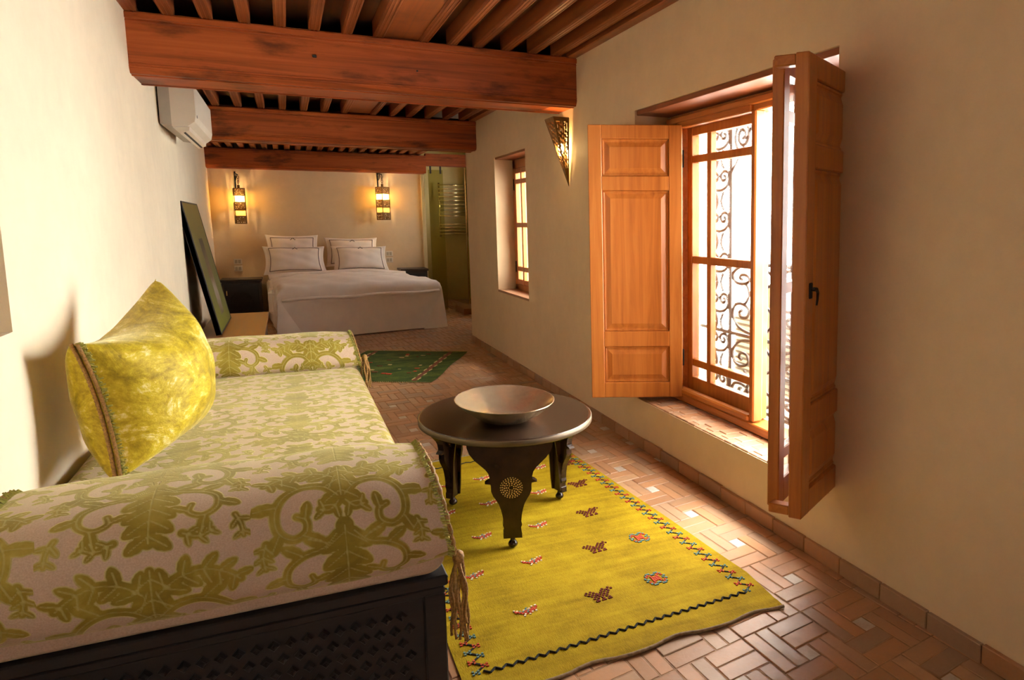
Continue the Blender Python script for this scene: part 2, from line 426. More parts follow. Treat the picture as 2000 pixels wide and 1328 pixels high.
mb.box((XR2, YP, 0), (XO + .2, YP + .02, ZT)); wall_slab(mb, lambda a, b, d: (d, a, b), [(13.9, 14.6, 1.9, 2.25), (11.2, 12.2, 1.75, 2.25)], YP, 15.4, 0, ZT, XO, XO + .2)  # both openings are added, out of view, to brighten wash room and bed
mb.build('wall_bath', M['tadelakt'])['kind'] = 'structure'
tag(boxobj('wall_bath_back', (2.06, 15.2, 0), (XO + .2, 15.4, ZT), M['tadelakt'], bev=0), 'olive polished plaster wall behind the towel radiator', kind='structure')
tag(boxobj('wall_bath_side', (2.0, YB + .3, 0), (2.06, 15.4, ZT), M['tadelakt'], bev=0), kind='structure')
tag(boxobj('trim_1', (2.035, YB - .06, 0), (2.09, YB + .3, 2.31), M['plaster_white'], bev=.004), 'pale upright edge at the end of the bed wall', kind='structure')

# ------------------------------------------------------------------ floor
fl = tag(boxobj('floor', (-1.3, Y0 - .3, -0.12), (XO + .2, 15.4, -0.0022), M['mortar'], bev=0), 'terracotta brick floor laid in pinwheels around small pale tiles', kind='structure')
U = Vector((0.299, 0.055, 0)); V = Vector((-0.0223, 0.4209, 0)); O = Vector((1.83, 2.057, 0))
cells = [((-2.5, -.5, 1), 'v'), ]
BR = []   # (a0,a1,b0,b1) in fifths of the cell
for k in range(2):
    BR.append((-2.5 + k, -1.5 + k, -.5, 2.5)); BR.append((.5 + k, 1.5 + k, -2.5, .5))
    BR.append((-.5, 2.5, .5 + k, 1.5 + k)); BR.append((-2.5, .5, -2.5 + k, -1.5 + k))
SQ = (-.5, .5, -.5, .5)
def brick_verts(r, g=0.0025, h=0.016):
    a0, a1, b0, b1 = r
    ca, cb = (a0+a1)/2, (b0+b1)/2
    ga, gb = g/0.30*5, g/0.42*5
    def P(a, b, z): q = U*((a-ca)/5) + V*((b-cb)/5); return (q.x, q.y, z)
    lo = [P(a, b, -h) for a, b in ((a0+ga, b0+gb), (a1-ga, b0+gb), (a1-ga, b1-gb), (a0+ga, b1-gb))]
    mid = [(x, y, -0.0025) for x, y, z in lo]
    ga *= 2.2; gb *= 2.2
    up = [P(a, b, 0) for a, b in ((a0+ga, b0+gb), (a1-ga, b0+gb), (a1-ga, b1-gb), (a0+ga, b1-gb))]
    vs = lo + mid + up
    fs = [(8, 9, 10, 11)] + [(i, (i+1) % 4, 4+(i+1) % 4, 4+i) for i in range(4)] + [(4+i, 4+(i+1) % 4, 8+(i+1) % 4, 8+i) for i in range(4)]
    return vs, fs
def centre(r, i, j): return O + U*(i + (r[0]+r[1])/10) + V*(j + (r[2]+r[3])/10)
def in_poly(p, poly):
    s = 0
    for k in range(len(poly)):
        a, b = poly[k], poly[(k+1) % len(poly)]
        if (a[1] > p[1]) != (b[1] > p[1]) and p[0] < (b[0]-a[0])*(p[1]-a[1])/(b[1]-a[1]) + a[0]: s ^= 1
    return s
RUG = [(0.42, 2.24), (1.63, 2.31), (1.66, 2.62), (1.625, 3.32), (1.555, 4.62), (1.54, 4.89), (0.44, 4.80)]
GR = [(0.10, 7.93), (1.12, 7.31), (1.77, 8.88), (0.753, 9.506)]
cy_, sy_ = math.cos(YAW), math.sin(YAW); cp_, sp_ = math.cos(PITCH), math.sin(PITCH)
def project(p):
    x, y, z = p[0], p[1], p[2] - CAMH
    r = x*cy_ - y*sy_; f = x*sy_ + y*cy_; fw = f*cp_ - z*sp_; up = z*cp_ + f*sp_
    return (CX + F*r/fw, CY - F*up/fw, fw)
allb = []
for i in range(-10, 6):
    for j in range(-9, 33):
        for r in BR + [SQ]:
            c = centre(r, i, j)
            if c.x > XR + .12 and c.y < YP: continue
            if not (-1.05 < c.x < XO and Y0 < c.y < 15.2): continue
            if c.y > 2.2 and c.x < 0.30 and c.y < 5.3: continue
            allb.append((r, c))
vis = []
for k, (r, c) in enumerate(allb):
    if c.y < 1.0 or in_poly(c, RUG) or in_poly(c, GR) or (c.x < 0.42 and 2.1 < c.y < 5.6): continue
    x, y, d = project(c)
    if not (-20 < x < 2020 and 600 < y < 1345): continue
    vis.append((d, k))
vis.sort()
near = {k for d, k in vis if True}
# pieces of each kind that show largest
bricks_n = [k for d, k in vis if allb[k][0] is not SQ][:300]; sq_n = [k for d, k in vis if allb[k][0] is SQ][:60]
meshes = {}
for r in BR + [SQ]:
    key = (r[1]-r[0], r[3]-r[2])
    if key not in meshes:
        nm = 'square_tile' if r is SQ else 'brick'
        vs, fs = brick_verts(r); me = bpy.data.meshes.new(nm); me.from_pydata(vs, [], fs); me.materials.append(M['pale_tile' if r is SQ else 'brick']); meshes[key] = me
picked = set(bricks_n) | set(sq_n)
fieldv, fieldf, tint = [], [], []
for k, (r, c) in enumerate(allb):
    dz = random.choice((-.0012, -.0006, 0, 0, .0004, .0012, .0022))
    if k in picked:
        o = share('square_tile' if r is SQ else 'brick', meshes[(r[1]-r[0], r[3]-r[2])], fl, (c.x, c.y, dz), random.uniform(-.012, .012))
        o.rotation_euler[0] = random.uniform(-.006, .006); o.rotation_euler[1] = random.uniform(-.006, .006)
    else:
        vs, fs = brick_verts(r); b = len(fieldv)
        fieldv += [(x + c.x, y + c.y, z + dz) for x, y, z in vs]; fieldf += [tuple(q + b for q in f) for f in fs]
        tint += [random.random() if r is not SQ else 1.0] * 12
me = bpy.data.meshes.new('brick_field'); me.from_pydata(fieldv, [], fieldf); me.materials.append(M['brick_field'])
at = me.attributes.new('tint', 'FLOAT', 'POINT'); at.data.foreach_set('value', tint)
o = bpy.data.objects.new('brick_field', me); col.objects.link(o); place(o, fl); o['kind'] = 'stuff'

# skirting of upright terracotta tiles
bs = tag(boxobj('baseboard_right', (XR - .008, Y0, 0.0), (XR + .02, YP, 0.064), M['mortar'], bev=0), 'low skirting of terracotta tiles along the window wall', kind='structure')
me = None; y = 1.663 - .252*12
while y < YP - .05:
    L = min(.252, YP - y)
    if me is None or L < .25:
        m_ = MB().box((-.010, .003, 0), (.012, L - .003, .070), None, .003)
        ob = m_.build('skirting_tile', M['brick'], bs); ob.location = (XR - .008, y, 0)
        if me is None: me = ob.data
    else: share('skirting_tile', me, bs, (XR - .008, y, random.uniform(-.002, .003)))
    y += .252

# ------------------------------------------------------------------ ceiling, joists, beams
cb = MB(); cb.box((-1.3, Y0 - .3, 2.87), (XR2, YP, 3.0)); cb.box((-1.3, YP, 2.87), (XO + .2, 15.4, 3.0))
ce = tag(cb.build('ceiling', M['board']), 'dark boarded ceiling carried on closely spaced joists', kind='structure')
def beam(name, y0, y1, z0, z1, x0, x1, label):
    b = MB()
    pr = [(y0, z0+.028), (y0+.02, z0), (y1-.02, z0), (y1, z0+.028), (y1, z1), (y0, z1)]
    b.prism(pr, lambda a, c, d: (d, a, c), x0, x1)
    o = b.build(name, M['beam_x']); tag(o, label, 'beam', kind='structure')
    mo = MB()   # mouldings along the face
    for za, zb, pr_ in ((z1-.042, z1-.008, .016), (z1-.060, z1-.050, .007), (z0+.034, z0+.042, .006), (z0+.052, z0+.058, .005)):
        mo.box((x0, y0-pr_, za), (x1, y0+.004, zb), None, .003)
    mo.build('moulding', M['beam_x'], o)
    un = MB()
    for ya in (y0+.07, y1-.09): un.box((x0, ya, z0-.006), (x1, ya+.02, z0+.004), None, .003)
    un.build('underside_moulding', M['beam_x'], o)
    return o
b1 = beam('ceiling_beam', 5.66, 6.17, 2.38, 2.735, -0.78, XR + .01, 'large red-brown wooden beam with mouldings above the cone wall lamp')
bolt = MB().box((.22, 5.650, 2.562), (.245, 5.662, 2.580), None, .003).build('peg_hole', M['slot'], b1)
MB().box((.86, 5.650, 2.53), (.872, 5.662, 2.541), None, .003).build('peg_hole', M['slot'], b1)
b2 = beam('ceiling_beam', 9.135, 9.53, 2.335, 2.66, XL(9.3) - .03, XR + .01, 'stained red-brown wooden beam between the wall lamp and the bed')
b3 = beam('ceiling_beam', 13.2, YB + .02, 2.30, 2.58, XL(13.3) - .06, 2.09, 'plain honey-brown wooden beam directly above the bed lanterns')
tag(boxobj('trim_2', (2.09, 13.22, 2.42), (XO, 13.36, 2.62), M['beam_x'], bev=.004), 'wooden beam above the shower glass', kind='structure')
for z0, z1, ya, yb in ((2.735, 2.87, Y0, 5.7), (2.665, 2.87, 6.15, 9.16), (2.60, 2.87, 9.5, YB)):
    seg = [-.735, -.548, -.352, -.15, .045, .24, .435, .63, .92, 1.11, 1.29, 1.49, 1.685, 1.865]
    if yb > 9.2: seg = [-.80 + .148*k for k in range(19)]
    zj = z0 + .0
    w = .034 if yb < 9.2 else .036
    for x in seg:
        m_ = MB(); m_.box((x-w, ya, zj), (x+w, yb, zj+.11), None, .006)
        for s in (-1, 1):
            m_.box((x+s*w*.62-.0035, ya, zj-.004), (x+s*w*.62+.0035, yb, zj+.004), None, .0015)
        m_.box((x-.004, ya, zj-.003), (x+.004, yb, zj+.004), None, .001)
        m_.build('joist', M['joist_y'], ce)
    if yb < 9.2:
        boxobj('wide_board', (.655, ya, zj+.012), (.895, yb, zj+.05), M['joist_y'], ce, .003)
    boxobj('ceiling_board', (-1.0, ya, zj+.105), (XR + .03, yb, zj+.125), M['board'], ce, 0)
    for s, x in ((1, XR-.03), (-1, XL((ya+yb)/2)-.005)):
        boxobj('edge_moulding', (x-.035, ya, zj-.002), (x+.035, yb, zj+.05), M['joist_y'], ce, .006)
# ------------------------------------------------------------------ big window
XF = 2.25
w1 = empty('window_1', (XF, 3.5, .33)); tag(w1, 'tall honey-pine casement window with open shutters and iron grille outside', 'window', kind='structure')
# lintel boards in the head of the recess
boxobj('lintel', (XR + .012, W1[0] + .002, W1[3] - .03), (XF + .10, W1[1] - .002, W1[3] + .0), M['lintel'], w1, .003)
fr = MB()
fr.box((XF-.01, 4.38, .36), (XF+.09, 4.50, 2.15), None, .006); fr.box((XF-.01, 2.60, .36), (XF+.09, 2.70, 2.15), None, .006)
fr.box((XF-.01, 2.60, 2.09), (XF+.09, 4.50, 2.175), None, .006); fr.box((XF-.03, 2.60, .335), (XF+.10, 4.50, .385), None, .006)
fr.box((XF-.03, 2.58, 2.12), (XF+.0, 4.52, 2.16), None, .006)
fr.box((XF-.022, 4.44, .36), (XF, 4.52, 2.16), None, .006)
fr.build('frame', M['honey_y'], w1)
fill = MB(); fill.box((XF+.01, 4.49, .33), (XF+.09, W1[1]+.005, W1[3])); fill.box((XF+.01, W1[0]-.005, .33), (XF+.09, 2.61, W1[3])); fill.box((XF+.01, 2.5, 2.17), (XF+.09, 4.6, W1[3])) 
fill.build('plaster_fillet', M['plaster_white'], w1)
def casement(mat4, width, z0, z1, th=.045, xmun=.27):
    """a glazed leaf: local x along width from hinge, local y thickness, z up"""
    st = .065
    cm = MB()
    cm.box((0, 0, z0), (st, th, z1), mat4, .004); cm.box((width-st, 0, z0), (width, th, z1), mat4, .004)
    cm.box((st-.002, .001, z0), (width-st+.002, th-.001, z0+.105), mat4, .004); cm.box((st-.002, .001, z1-.055), (width-st+.002, th-.001, z1), mat4, .004)
    zs = [z0+.20, z0+.87, z1-.20]
    for z in zs: cm.box((st-.002, .006, z-.024), (width-st+.002, th-.006, z+.024), mat4, .004)
    cm.box((xmun-.024, .007, z0+.1), (xmun+.024, th-.007, z1-.05), mat4, .004)
    leaf = cm.build('casement', M['honey_z'], w1)
    zz = [z0+.105] + zs + [z1-.055]
    for (xa, xb) in ((st, xmun-.024), (xmun+.024, width-st)):
        for i in range(4):
            za = zz[i] + (.024 if i else 0); zb = zz[i+1] - (.024 if i < 3 else 0)
            MB().box((xa-.004, th/2-.002, za-.004), (xb+.004, th/2+.002, zb+.004), mat4).build('glass_pane', M['glass'], leaf)
    return leaf
def frame_mat(p0, p1):
    """local x from p0 to p1 (plan), y = perpendicular, z up"""
    d = Vector((p1[0]-p0[0], p1[1]-p0[1], 0)); L = d.length; d.normalize(); n = Vector((-d.y, d.x, 0))
    return Matrix(((d.x, n.x, 0, p0[0]), (d.y, n.y, 0, p0[1]), (0, 0, 1, 0), (0, 0, 0, 1))), L
mt, L = frame_mat((XF+.045, 4.37), (XF+.045, 3.505)); c1 = casement(mt, L, .39, 2.095, .055, .27)
boxobj('drip_rail', (XF-.035, 3.50, .385), (XF+.02, 4.37, .425), M['honey_y'], c1, .01)
boxobj('head_rail', (XF-.03, 3.50, 2.085), (XF+.02, 4.37, 2.125), M['honey_y'], c1, .006)
boxobj('meeting_stile', (XF-.02, 3.465, .39), (XF+.045, 3.512, 2.095), M['honey_z'], c1, .008)
def shutter(mat4, L, z0, z1, th, side, parent, flip=1):
    s = MB(); st = .085
    s.box((0, 0, z0), (st, th, z1), mat4, .004); s.box((L-st, 0, z0), (L, th, z1), mat4, .004)
    zr = [z0, z0+.10, z0+.335, z0+.435, z1-.405, z1-.315, z1-.085, z1]
    for a, b in ((0, 1), (2, 3), (4, 5), (6, 7)): s.box((st-.002, .001, zr[a]), (L-st+.002, th-.001, zr[b]), mat4, .004)
    lf = s.build('shutter', M['honey_z'], parent)
    for a, b in ((1, 2), (3, 4), (5, 6)):
        p = MB(); za, zb = zr[a], zr[b]; xa, xb = st, L-st
        p.box((xa-.003, th*.36, za-.003), (xb+.003, th*.64, zb+.003), mat4)
        for ys_, e in ((th*.64, 1), (th*.36, -1)):   # raised field on both faces
            i1, i2 = .022, .05
            q0 = [(xa+i1, ys_, za+i1), (xb-i1, ys_, za+i1), (xb-i1, ys_, zb-i1), (xa+i1, ys_, zb-i1)]
            q1 = [(xa+i2, ys_+e*th*.2, za+i2), (xb-i2, ys_+e*th*.2, za+i2), (xb-i2, ys_+e*th*.2, zb-i2), (xa+i2, ys_+e*th*.2, zb-i2)]
            vs = [tuple(mat4 @ Vector(v)) for v in q0 + q1]
            p.add(vs, [(4, 5, 6, 7)] + [(i, (i+1) % 4, 4+(i+1) % 4, 4+i) for i in range(4)])
        p.build('raised_panel', M['honey_z'], lf)
        b_ = MB()
        for ys_, e in ((th*.64, 1), (th*.36, -1)):
            for (l, h) in (((xa, za), (xb, za+.014)), ((xa, zb-.014), (xb, zb)), ((xa, za), (xa+.014, zb)), ((xb-.014, za), (xb, zb))):
                y0_, y1_ = sorted((ys_-e*.002, ys_+e*th*.10)); b_.box((l[0], y0_, l[1]), (h[0], y1_, h[1]), mat4, .004)
        b_.build('panel_bead', M['honey_z'], lf)
    return lf
mt, L = frame_mat((2.245, 4.345), (1.715, 4.605)); s1 = shutter(mt, L, .366, 2.103, .054, 1, w1)
for z in (.62, 1.90):
    MB().box((-.012, -.012, z-.055), (.006, .0, z+.055), mt, .003).build('hinge', M['black_iron'], s1)
# near leaf: casement and shutter swung into the room together
hn = Vector((2.245, 2.865)); fe = Vector((1.632, 2.425))
mt2, L2 = frame_mat(hn, fe); c2 = casement(mt2, L2, .375, 2.10, .048, .50)
off = Vector((0.075, -0.105))
mt3, L3 = frame_mat(hn + off + Vector((-.01, -.03)), fe + Vector((.012, -.128)))
s2 = shutter(mt3, L3, .366, 2.103, .054, 1, w1)
n3 = (mt3.to_3x3() @ Vector((0, 1, 0)))
for z0_, z1_ in ((2.06, 2.10), (.372, .41)):
    MB().box((L3-.05, -.085, z0_), (L3-.004, .0, z1_), mt3, .004).build('spacer', M['honey_x'], s2)
la = MB(); la.box((L3-.066, .053, 1.215), (L3-.038, .060, 1.275), mt3, .003); la.tube([mt3 @ Vector((L3-.052, .054, 1.25)), mt3 @ Vector((L3-.052, .075, 1.25))], .006, 8)
la.tube([mt3 @ Vector(p) for p in ((L3-.035, .075, 1.256), (L3-.056, .078, 1.252), (L3-.073, .077, 1.238), (L3-.078, .074, 1.208), (L3-.070, .074, 1.19))], [.005, .007, .006, .005, .004], 8)
la.build('latch', M['black_iron'], s2)
# recess sill paved with small bricks
si = boxobj('sill', (XR + .01, W1[0], .28), (XF + .10, W1[1], .318), M['mortar'], w1, 0)
y = W1[0] + .002; k = 0
while y < W1[1] - .01:
    Lb = min(.083, W1[1] - y - .002)
    xs = [XR + .003, XR + .035, XR + .155, XF + .04] if k % 2 else [XR + .003, XR + .07, XR + .19, XF + .04]
    for i in range(3):
        MB().box((xs[i]+.0015, y+.0015, .305), (xs[i+1]-.0015, y+Lb-.0015, .330+random.uniform(-.002, .002)), None, .003).build('brick', M['brick'], si)
    y += .083; k += 1

# ------------------------------------------------------------------ small window further along the wall
w2 = empty('window_2', (2.22, 7.7, .765)); tag(w2, 'narrow deep-set casement window between the wall lamp and the bed', 'window', kind='structure')
boxobj('lintel', (XR + .01, W2[0], W2[3] - .02), (2.30, W2[1], W2[3] + .0), M['lintel'], w2, 0)
boxobj('sill', (XR - .002, W2[0], .745), (2.34, W2[1], .768), M['brick_field'], w2, 0)
f2 = MB(); XW = 2.215
for a, b in ((W2[1]-.10, W2[1]), (W2[0], W2[0]+.10)): f2.box((XW, a, .766), (XW+.08, b, W2[3]-.02), None, .006)
f2.box((XW, W2[0], W2[3]-.12), (XW+.08, W2[1], W2[3]-.02), None, .006); f2.box((XW, W2[0], .766), (XW+.08, W2[1], .83), None, .006)
f2.build('frame', M['honey_z'], w2)
lf = MB(); ya, yb = W2[0]+.10, W2[1]-.10
for a, b in ((ya, ya+.06), (yb-.06, yb), ((ya+yb)/2-.035, (ya+yb)/2+.035), (yb-.29, yb-.25), (ya+.25, ya+.29)): lf.box((XW-.015, a, .83), (XW+.03, b, W2[3]-.12), None, .004)
for z in (.86, 1.0, 1.47, 1.93, 2.04): lf.box((XW-.012, ya, z-.025), (XW+.027, yb, z+.025), None, .004)
lo_ = lf.build('casement', M['honey_z'], w2)
MB().box((XW+.004, ya, .83), (XW+.008, yb, W2[3]-.12)).build('glass_pane', M['glass'], lo_)
for z in (1.02, 1.90): MB().box((XW-.022, yb-.012, z-.06), (XW-.006, yb+.016, z+.06), None, .003).build('hinge', M['black_iron'], lo_)
w3 = empty('added_window_3', (XO + .1, 14.25, 1.9)); tag(w3, 'unseen high window added to light the wash room behind the shower glass', 'window', kind='structure')  # invented window, out of view, brightens the radiator and wash room
f3 = MB()
for a, b in ((13.9, 13.95), (14.55, 14.6)): f3.box((XO + .08, a, 1.9), (XO + .14, b, 2.25), None, .004)
for a, b in ((1.9, 1.95), (2.20, 2.25)): f3.box((XO + .085, 13.9, a), (XO + .135, 14.6, b), None, .004)
f3.build('frame', M['honey_y'], w3)
w5 = empty('added_window_5', (XO + .1, 11.7, 1.75)); tag(w5, 'unseen high window added to light the bed from behind the window wall', 'window', kind='structure')  # invented window hidden by the pier, brightens the bed
f5 = MB()
for a, b in ((11.2, 11.25), (12.15, 12.2), (11.68, 11.72)): f5.box((XO + .08, a, 1.75), (XO + .14, b, 2.25), None, .004)
for a, b in ((1.75, 1.80), (2.20, 2.25)): f5.box((XO + .085, 11.2, a), (XO + .135, 12.2, b), None, .004)
f5.build('frame', M['honey_y'], w5)
w4 = empty('added_window_4', (1.0, Y0 - .15, 1.4)); tag(w4, 'unseen small window added in the near end wall for fill light', 'window', kind='structure')  # invented window behind the camera, fills the near end with light
f4 = MB()
for a, b in ((.75, .80), (1.20, 1.25)): f4.box((a, Y0 - .2, 1.4), (b, Y0 - .14, 2.05), None, .004)
for a, b in ((1.4, 1.45), (2.0, 2.05), (1.71, 1.74)): f4.box((.75, Y0 - .195, a), (1.25, Y0 - .145, b), None, .004)
f4.build('frame', M['honey_x'], w4)
# ------------------------------------------------------------------ iron grille outside the big window
def spiral(c, r0, r1, a0, turns, n=22):
    return [(c[0] + (r0+(r1-r0)*t)*math.cos(a0+2*PI*turns*t), c[1] + (r0+(r1-r0)*t)*math.sin(a0+2*PI*turns*t)) for t in np.linspace(0, 1, n)]
gr = empty('window_grille', (2.46, 3.5, .34)); tag(gr, 'wrought-iron scrollwork grille outside the big window', 'grille')
GX = 2.47
def iron(path, r=.011, name='scroll', n=6):
    return MB().tube([(GX, a, b) for a, b in path], r, n).build(name, M['iron'], gr)
for y in (4.40, 4.12, 3.60, 3.10, 2.60): iron([(y, .34), (y, 2.15 if y > 4 else 1.26)], .013, 'upright')
for z in (.36, .80, 1.25): iron([(2.5, z), (4.5, z)], .012, 'rail')
iron([(4.12, 2.14), (4.40, 2.14)], .008, 'rail')
def heart(cy, cz, w, h, up=1):
    for s in (-1, 1):
        r = w*.23
        sp = spiral((cy + s*w*.25, cz + up*h*.55), r, r*.18, PI/2*(-up) if False else (PI if s > 0 else 0), -1.35*s*up, 24)
        st = [(cy, cz), (cy + s*w*.30, cz + up*h*.10), (cy + s*w*.48, cz + up*h*.38), (cy + s*w*.44, cz + up*h*.72), (cy + s*w*.25, cz + up*h*.80), (cy + s*w*.08, cz + up*h*.66), (cy + s*w*.12, cz + up*h*.45), (cy + s*w*.26, cz + up*h*.42), (cy + s*w*.32, cz + up*h*.55), (cy + s*w*.25, cz + up*h*.62)]
        pts = []
        for k in range(len(st)-1):
            p0 = st[max(k-1, 0)]; p1 = st[k]; p2 = st[k+1]; p3 = st[min(k+2, len(st)-1)]
            for t in (0, .25, .5, .75):
                f = lambda a, b, c, d: .5*((2*b) + (-a+c)*t + (2*a-5*b+4*c-d)*t*t + (-a+3*b-3*c+d)*t**3)
                pts.append((f(p0[0], p1[0], p2[0], p3[0]), f(p0[1], p1[1], p2[1], p3[1])))
        iron(pts + [st[-1]], .0105)
def spool(cy, z0, z1, w):
    for s in (-1, 1):
        iron([(cy + s*w*(.5 - .28*math.sin(PI*t)), z0 + (z1-z0)*t) for t in np.linspace(0, 1, 9)], .0105)
for (yc, w) in ((3.86, .46), (3.35, .44), (2.85, .44)):
    heart(yc, .82, w, .22, 1); heart(yc, .78, w, .22, -1); spool(yc, 1.0, 1.13, w*.35); heart(yc, 1.24, w, .15, -1); spool(yc, .44, .58, w*.35); heart(yc, .37, w, .15, 1)
for zc in (.40, .66, .92, 1.18, 1.44, 1.70, 1.96):
    heart(4.26, zc, .24, .15, 1); spool(4.26, zc+.14, zc+.25, .10)
iron(spiral((3.98, 2.02), .10, .015, -PI/2, 2.0, 34), .011); iron([(4.12, 1.80), (4.0, 1.92), (3.83, 2.12)], .008, 'bracket')
# balcony with a condenser unit and a leaning board
tag(boxobj('balcony_slab', (XR2, 1.8, .14), (3.6, 5.6, .30), M['stone']), 'pale stone balcony floor outside the big window', 'balcony', kind='structure')
cu = empty('air_condenser', (3.1, 4.35, .30)); tag(cu, 'grey outdoor cooling unit with slatted front standing on the balcony', 'cooling unit')
boxobj('body', (3.0, 3.95, .30), (3.35, 4.95, .82), M['condenser'], cu, .015)
for k in range(11): boxobj('slat', (2.985, 4.0, .34+k*.043), (3.002, 4.9, .355+k*.043), M['slot'], cu, .002)
tag(MB().box((2.72, 3.95, .3), (2.76, 4.13, 1.1), Matrix.Rotation(0.0, 4, 'X'), .004).build('leaning_board', M['stone']), 'pale board standing on edge behind the iron grille', 'board')

# ------------------------------------------------------------------ mustard rug
rug = empty('mustard_rug', (1.0, 3.5, 0)); tag(rug, 'mustard yellow woven rug with stitched birds lying under the round table', 'rug')
n_u, n_v = 60, 110
right = lambda t: np.interp(t, [0, .12, .39, .89, 1], [1.63, 1.66, 1.625, 1.555, 1.54])
P = np.zeros((n_u, n_v, 3))
for i, s in enumerate(np.linspace(0, 1, n_u)):
    for j, t in enumerate(np.linspace(0, 1, n_v)):
        y0 = 2.262 + .045*s + .012*math.sin(s*23) * (1 if t < .05 else .2); y1 = 4.80 + .09*s
        x = .42 + (right(t) - .42)*s; y = y0 + (y1-y0)*t
        z = .007 + .0025*math.sin(x*9+y*3)*math.sin(y*5) + (.004*abs(math.sin(s*23)) if t < .02 else 0)
        P[i, j] = (x, y, z)
sheet('pile', P, M['rug'], rug)
Pb = P.copy(); Pb[:, :, 2] = .0015
edge = np.concatenate([P[:, 0], P[-1, 1:], P[::-1, -1], P[0, ::-1]])
MB().tube([tuple(p) for p in P[:, 0] + np.array([0, -.004, .0])], .0065, 8).build('hem_cord', M['rug_edge'], rug, True)
MB().tube([tuple(p) for p in P[:, -1]], .006, 8).build('hem_cord', M['rug_edge'], rug, True)
fg = MB()
for i in range(90):
    x = .44 + 1.09*i/89; y = 4.80 + .09*(x-.42)/1.15
    fg.tube([(x, y, .008), (x+random.uniform(-.008, .008), y+.03, .006), (x+random.uniform(-.012, .012), y+.055, .004)], .003, 4)
tag(fg.build('fringe', M['th_tan'], rug), kind='stuff')
def rug_z(x, y): return .0095 + .0025*math.sin(x*9+y*3)*math.sin(y*5)
def stitch_motif(rows, cx, cy, px, py, cmap, rot=0.0, name='stitched_motif'):
    m_ = MB(); used = sorted({c for r in rows for c in r if c != '.'}); mats = [M[cmap[c]] for c in used]
    h, w = len(rows), len(rows[0])
    for r, row in enumerate(rows):
        for c, ch in enumerate(row):
            if ch == '.': continue
            u = (c - (w-1)/2)*px; v = ((h-1)/2 - r)*py
            x = cx + u*math.cos(rot) - v*math.sin(rot); y = cy + u*math.sin(rot) + v*math.cos(rot)
            z = rug_z(x, y)
            m_.box((x-px*.45, y-py*.42, z-.003), (x+px*.45, y+py*.42, z+.0012), None, .0, used.index(ch))
    return m_.build(name, mats[0], rug, mats=mats)
bird = ['w...........', 'rw....b..w.w', 'rrb.wbyw.r.r', '.rrbrrbrrrr.', '..rrrbrrrr..', '...wr.rw.w..', '..w..w......']
gate = ['.m.m.....m..m.', 'm.m.m...m.mm.m', '.m.m.m.m.m.m..', '..m.mmm.m.m...', '...m.m.m.m....', '..m.m.m.m.....', '...m..m..m....', '..mm.mm.mm....']
cross = ['..bb..bb..', '.br.bb.rb.', '.r.r..r.r.', 'b..rrrr..b', '.b.rrrr.b.', 'b..rrrr..b', '.r.r..r.r.', '.br.bb.rb.', '..bb..bb..']
cm = dict(w='th_white', r='th_red', b='th_blue', y='th_tan', m='th_maroon', k='th_black')
for (x, y) in [(.745, 3.518), (1.023, 3.532), (.881, 3.149), (.62, 3.131), (.735, 2.731), (1.159, 3.982), (.873, 3.941), (.65, 3.909), (.737, 4.328), (1.286, 4.403), (.93, 4.36)]:
    stitch_motif(bird, x, y, .0078, .0095, cm, .25)
for (x, y) in [(1.403, 4.009), (1.299, 3.566), (1.181, 3.145), (1.036, 2.721), (1.46, 4.40)]: stitch_motif(gate, x, y, .0088, .012, cm, .1)
for (x, y) in [(1.397, 3.155), (1.286, 2.737)]: stitch_motif(cross, x, y, .0095, .012, cm, .0)
def zigzag(x_of, ya, yb, n, w):
    m_ = MB(); mats = [M['th_black'], M['th_red'], M['th_blue']]
    for k in range(n):
        y = ya + (yb-ya)*k/n; y2 = ya + (yb-ya)*(k+1)/n; ym = (y+y2)/2
        x0 = x_of(y); s = w
        for (p, q) in (((x0-s, y), (x0+s, ym)), ((x0+s, ym), (x0-s, y2))):
            d = Vector((q[0]-p[0], q[1]-p[1])); nn = Vector((-d.y, d.x)).normalized()*.0032; z = rug_z(p[0], p[1])
            vs = [(p[0]+nn.x, p[1]+nn.y), (q[0]+nn.x, q[1]+nn.y), (q[0]-nn.x, q[1]-nn.y), (p[0]-nn.x, p[1]-nn.y)]
            m_.add([(a, b, z-.003) for a, b in vs] + [(a, b, z+.0012) for a, b in vs], [(4, 5, 6, 7), (0, 1, 5, 4), (1, 2, 6, 5), (2, 3, 7, 6), (3, 0, 4, 7)], 0)
        for (px_, py_, c) in ((x0-s, y, 1 if k % 2 else 2), (x0+s, ym, 2 if k % 2 else 1)):
            z = rug_z(px_, py_)
            for dx, dy in ((0, 0), (.009, .008), (-.009, .008), (.009, -.008), (-.009, -.008)):
                m_.box((px_+dx-.0034, py_+dy-.0042, z-.003), (px_+dx+.0034, py_+dy+.0042, z+.0018), None, 0, c)
    return m_.build('zigzag_border', mats[0], rug, mats=mats)
zigzag(lambda y: np.interp(y, [2.45, 3.33, 4.6], [1.588, 1.562, 1.512]), 2.47, 4.75, 34, .018)
zigzag(lambda y: .487, 2.41, 4.7, 34, .018)
m_ = MB()
for k in range(56):
    s = k/56; x = .494 + 1.075*s; y = 2.40 + .064*s; x2 = x + 1.075/56; ym = .010 if k % 2 else -.010
    z = rug_z(x, y); m_.tube([(x, y-ym, z), (x2, y+ym, z)], .0045, 5)
m_.build('border_line', M['th_black'], rug)
m_ = MB()
for k in range(30):
    x = .50 + 1.0*k/30; y = 4.66 + .09*k/30; ym = .008 if k % 2 else -.008
    m_.tube([(x, y-ym, rug_z(x, y)), (x+1/30, y+ym, rug_z(x, y))], .0035, 4)
m_.build('border_line', M['th_black'], rug)

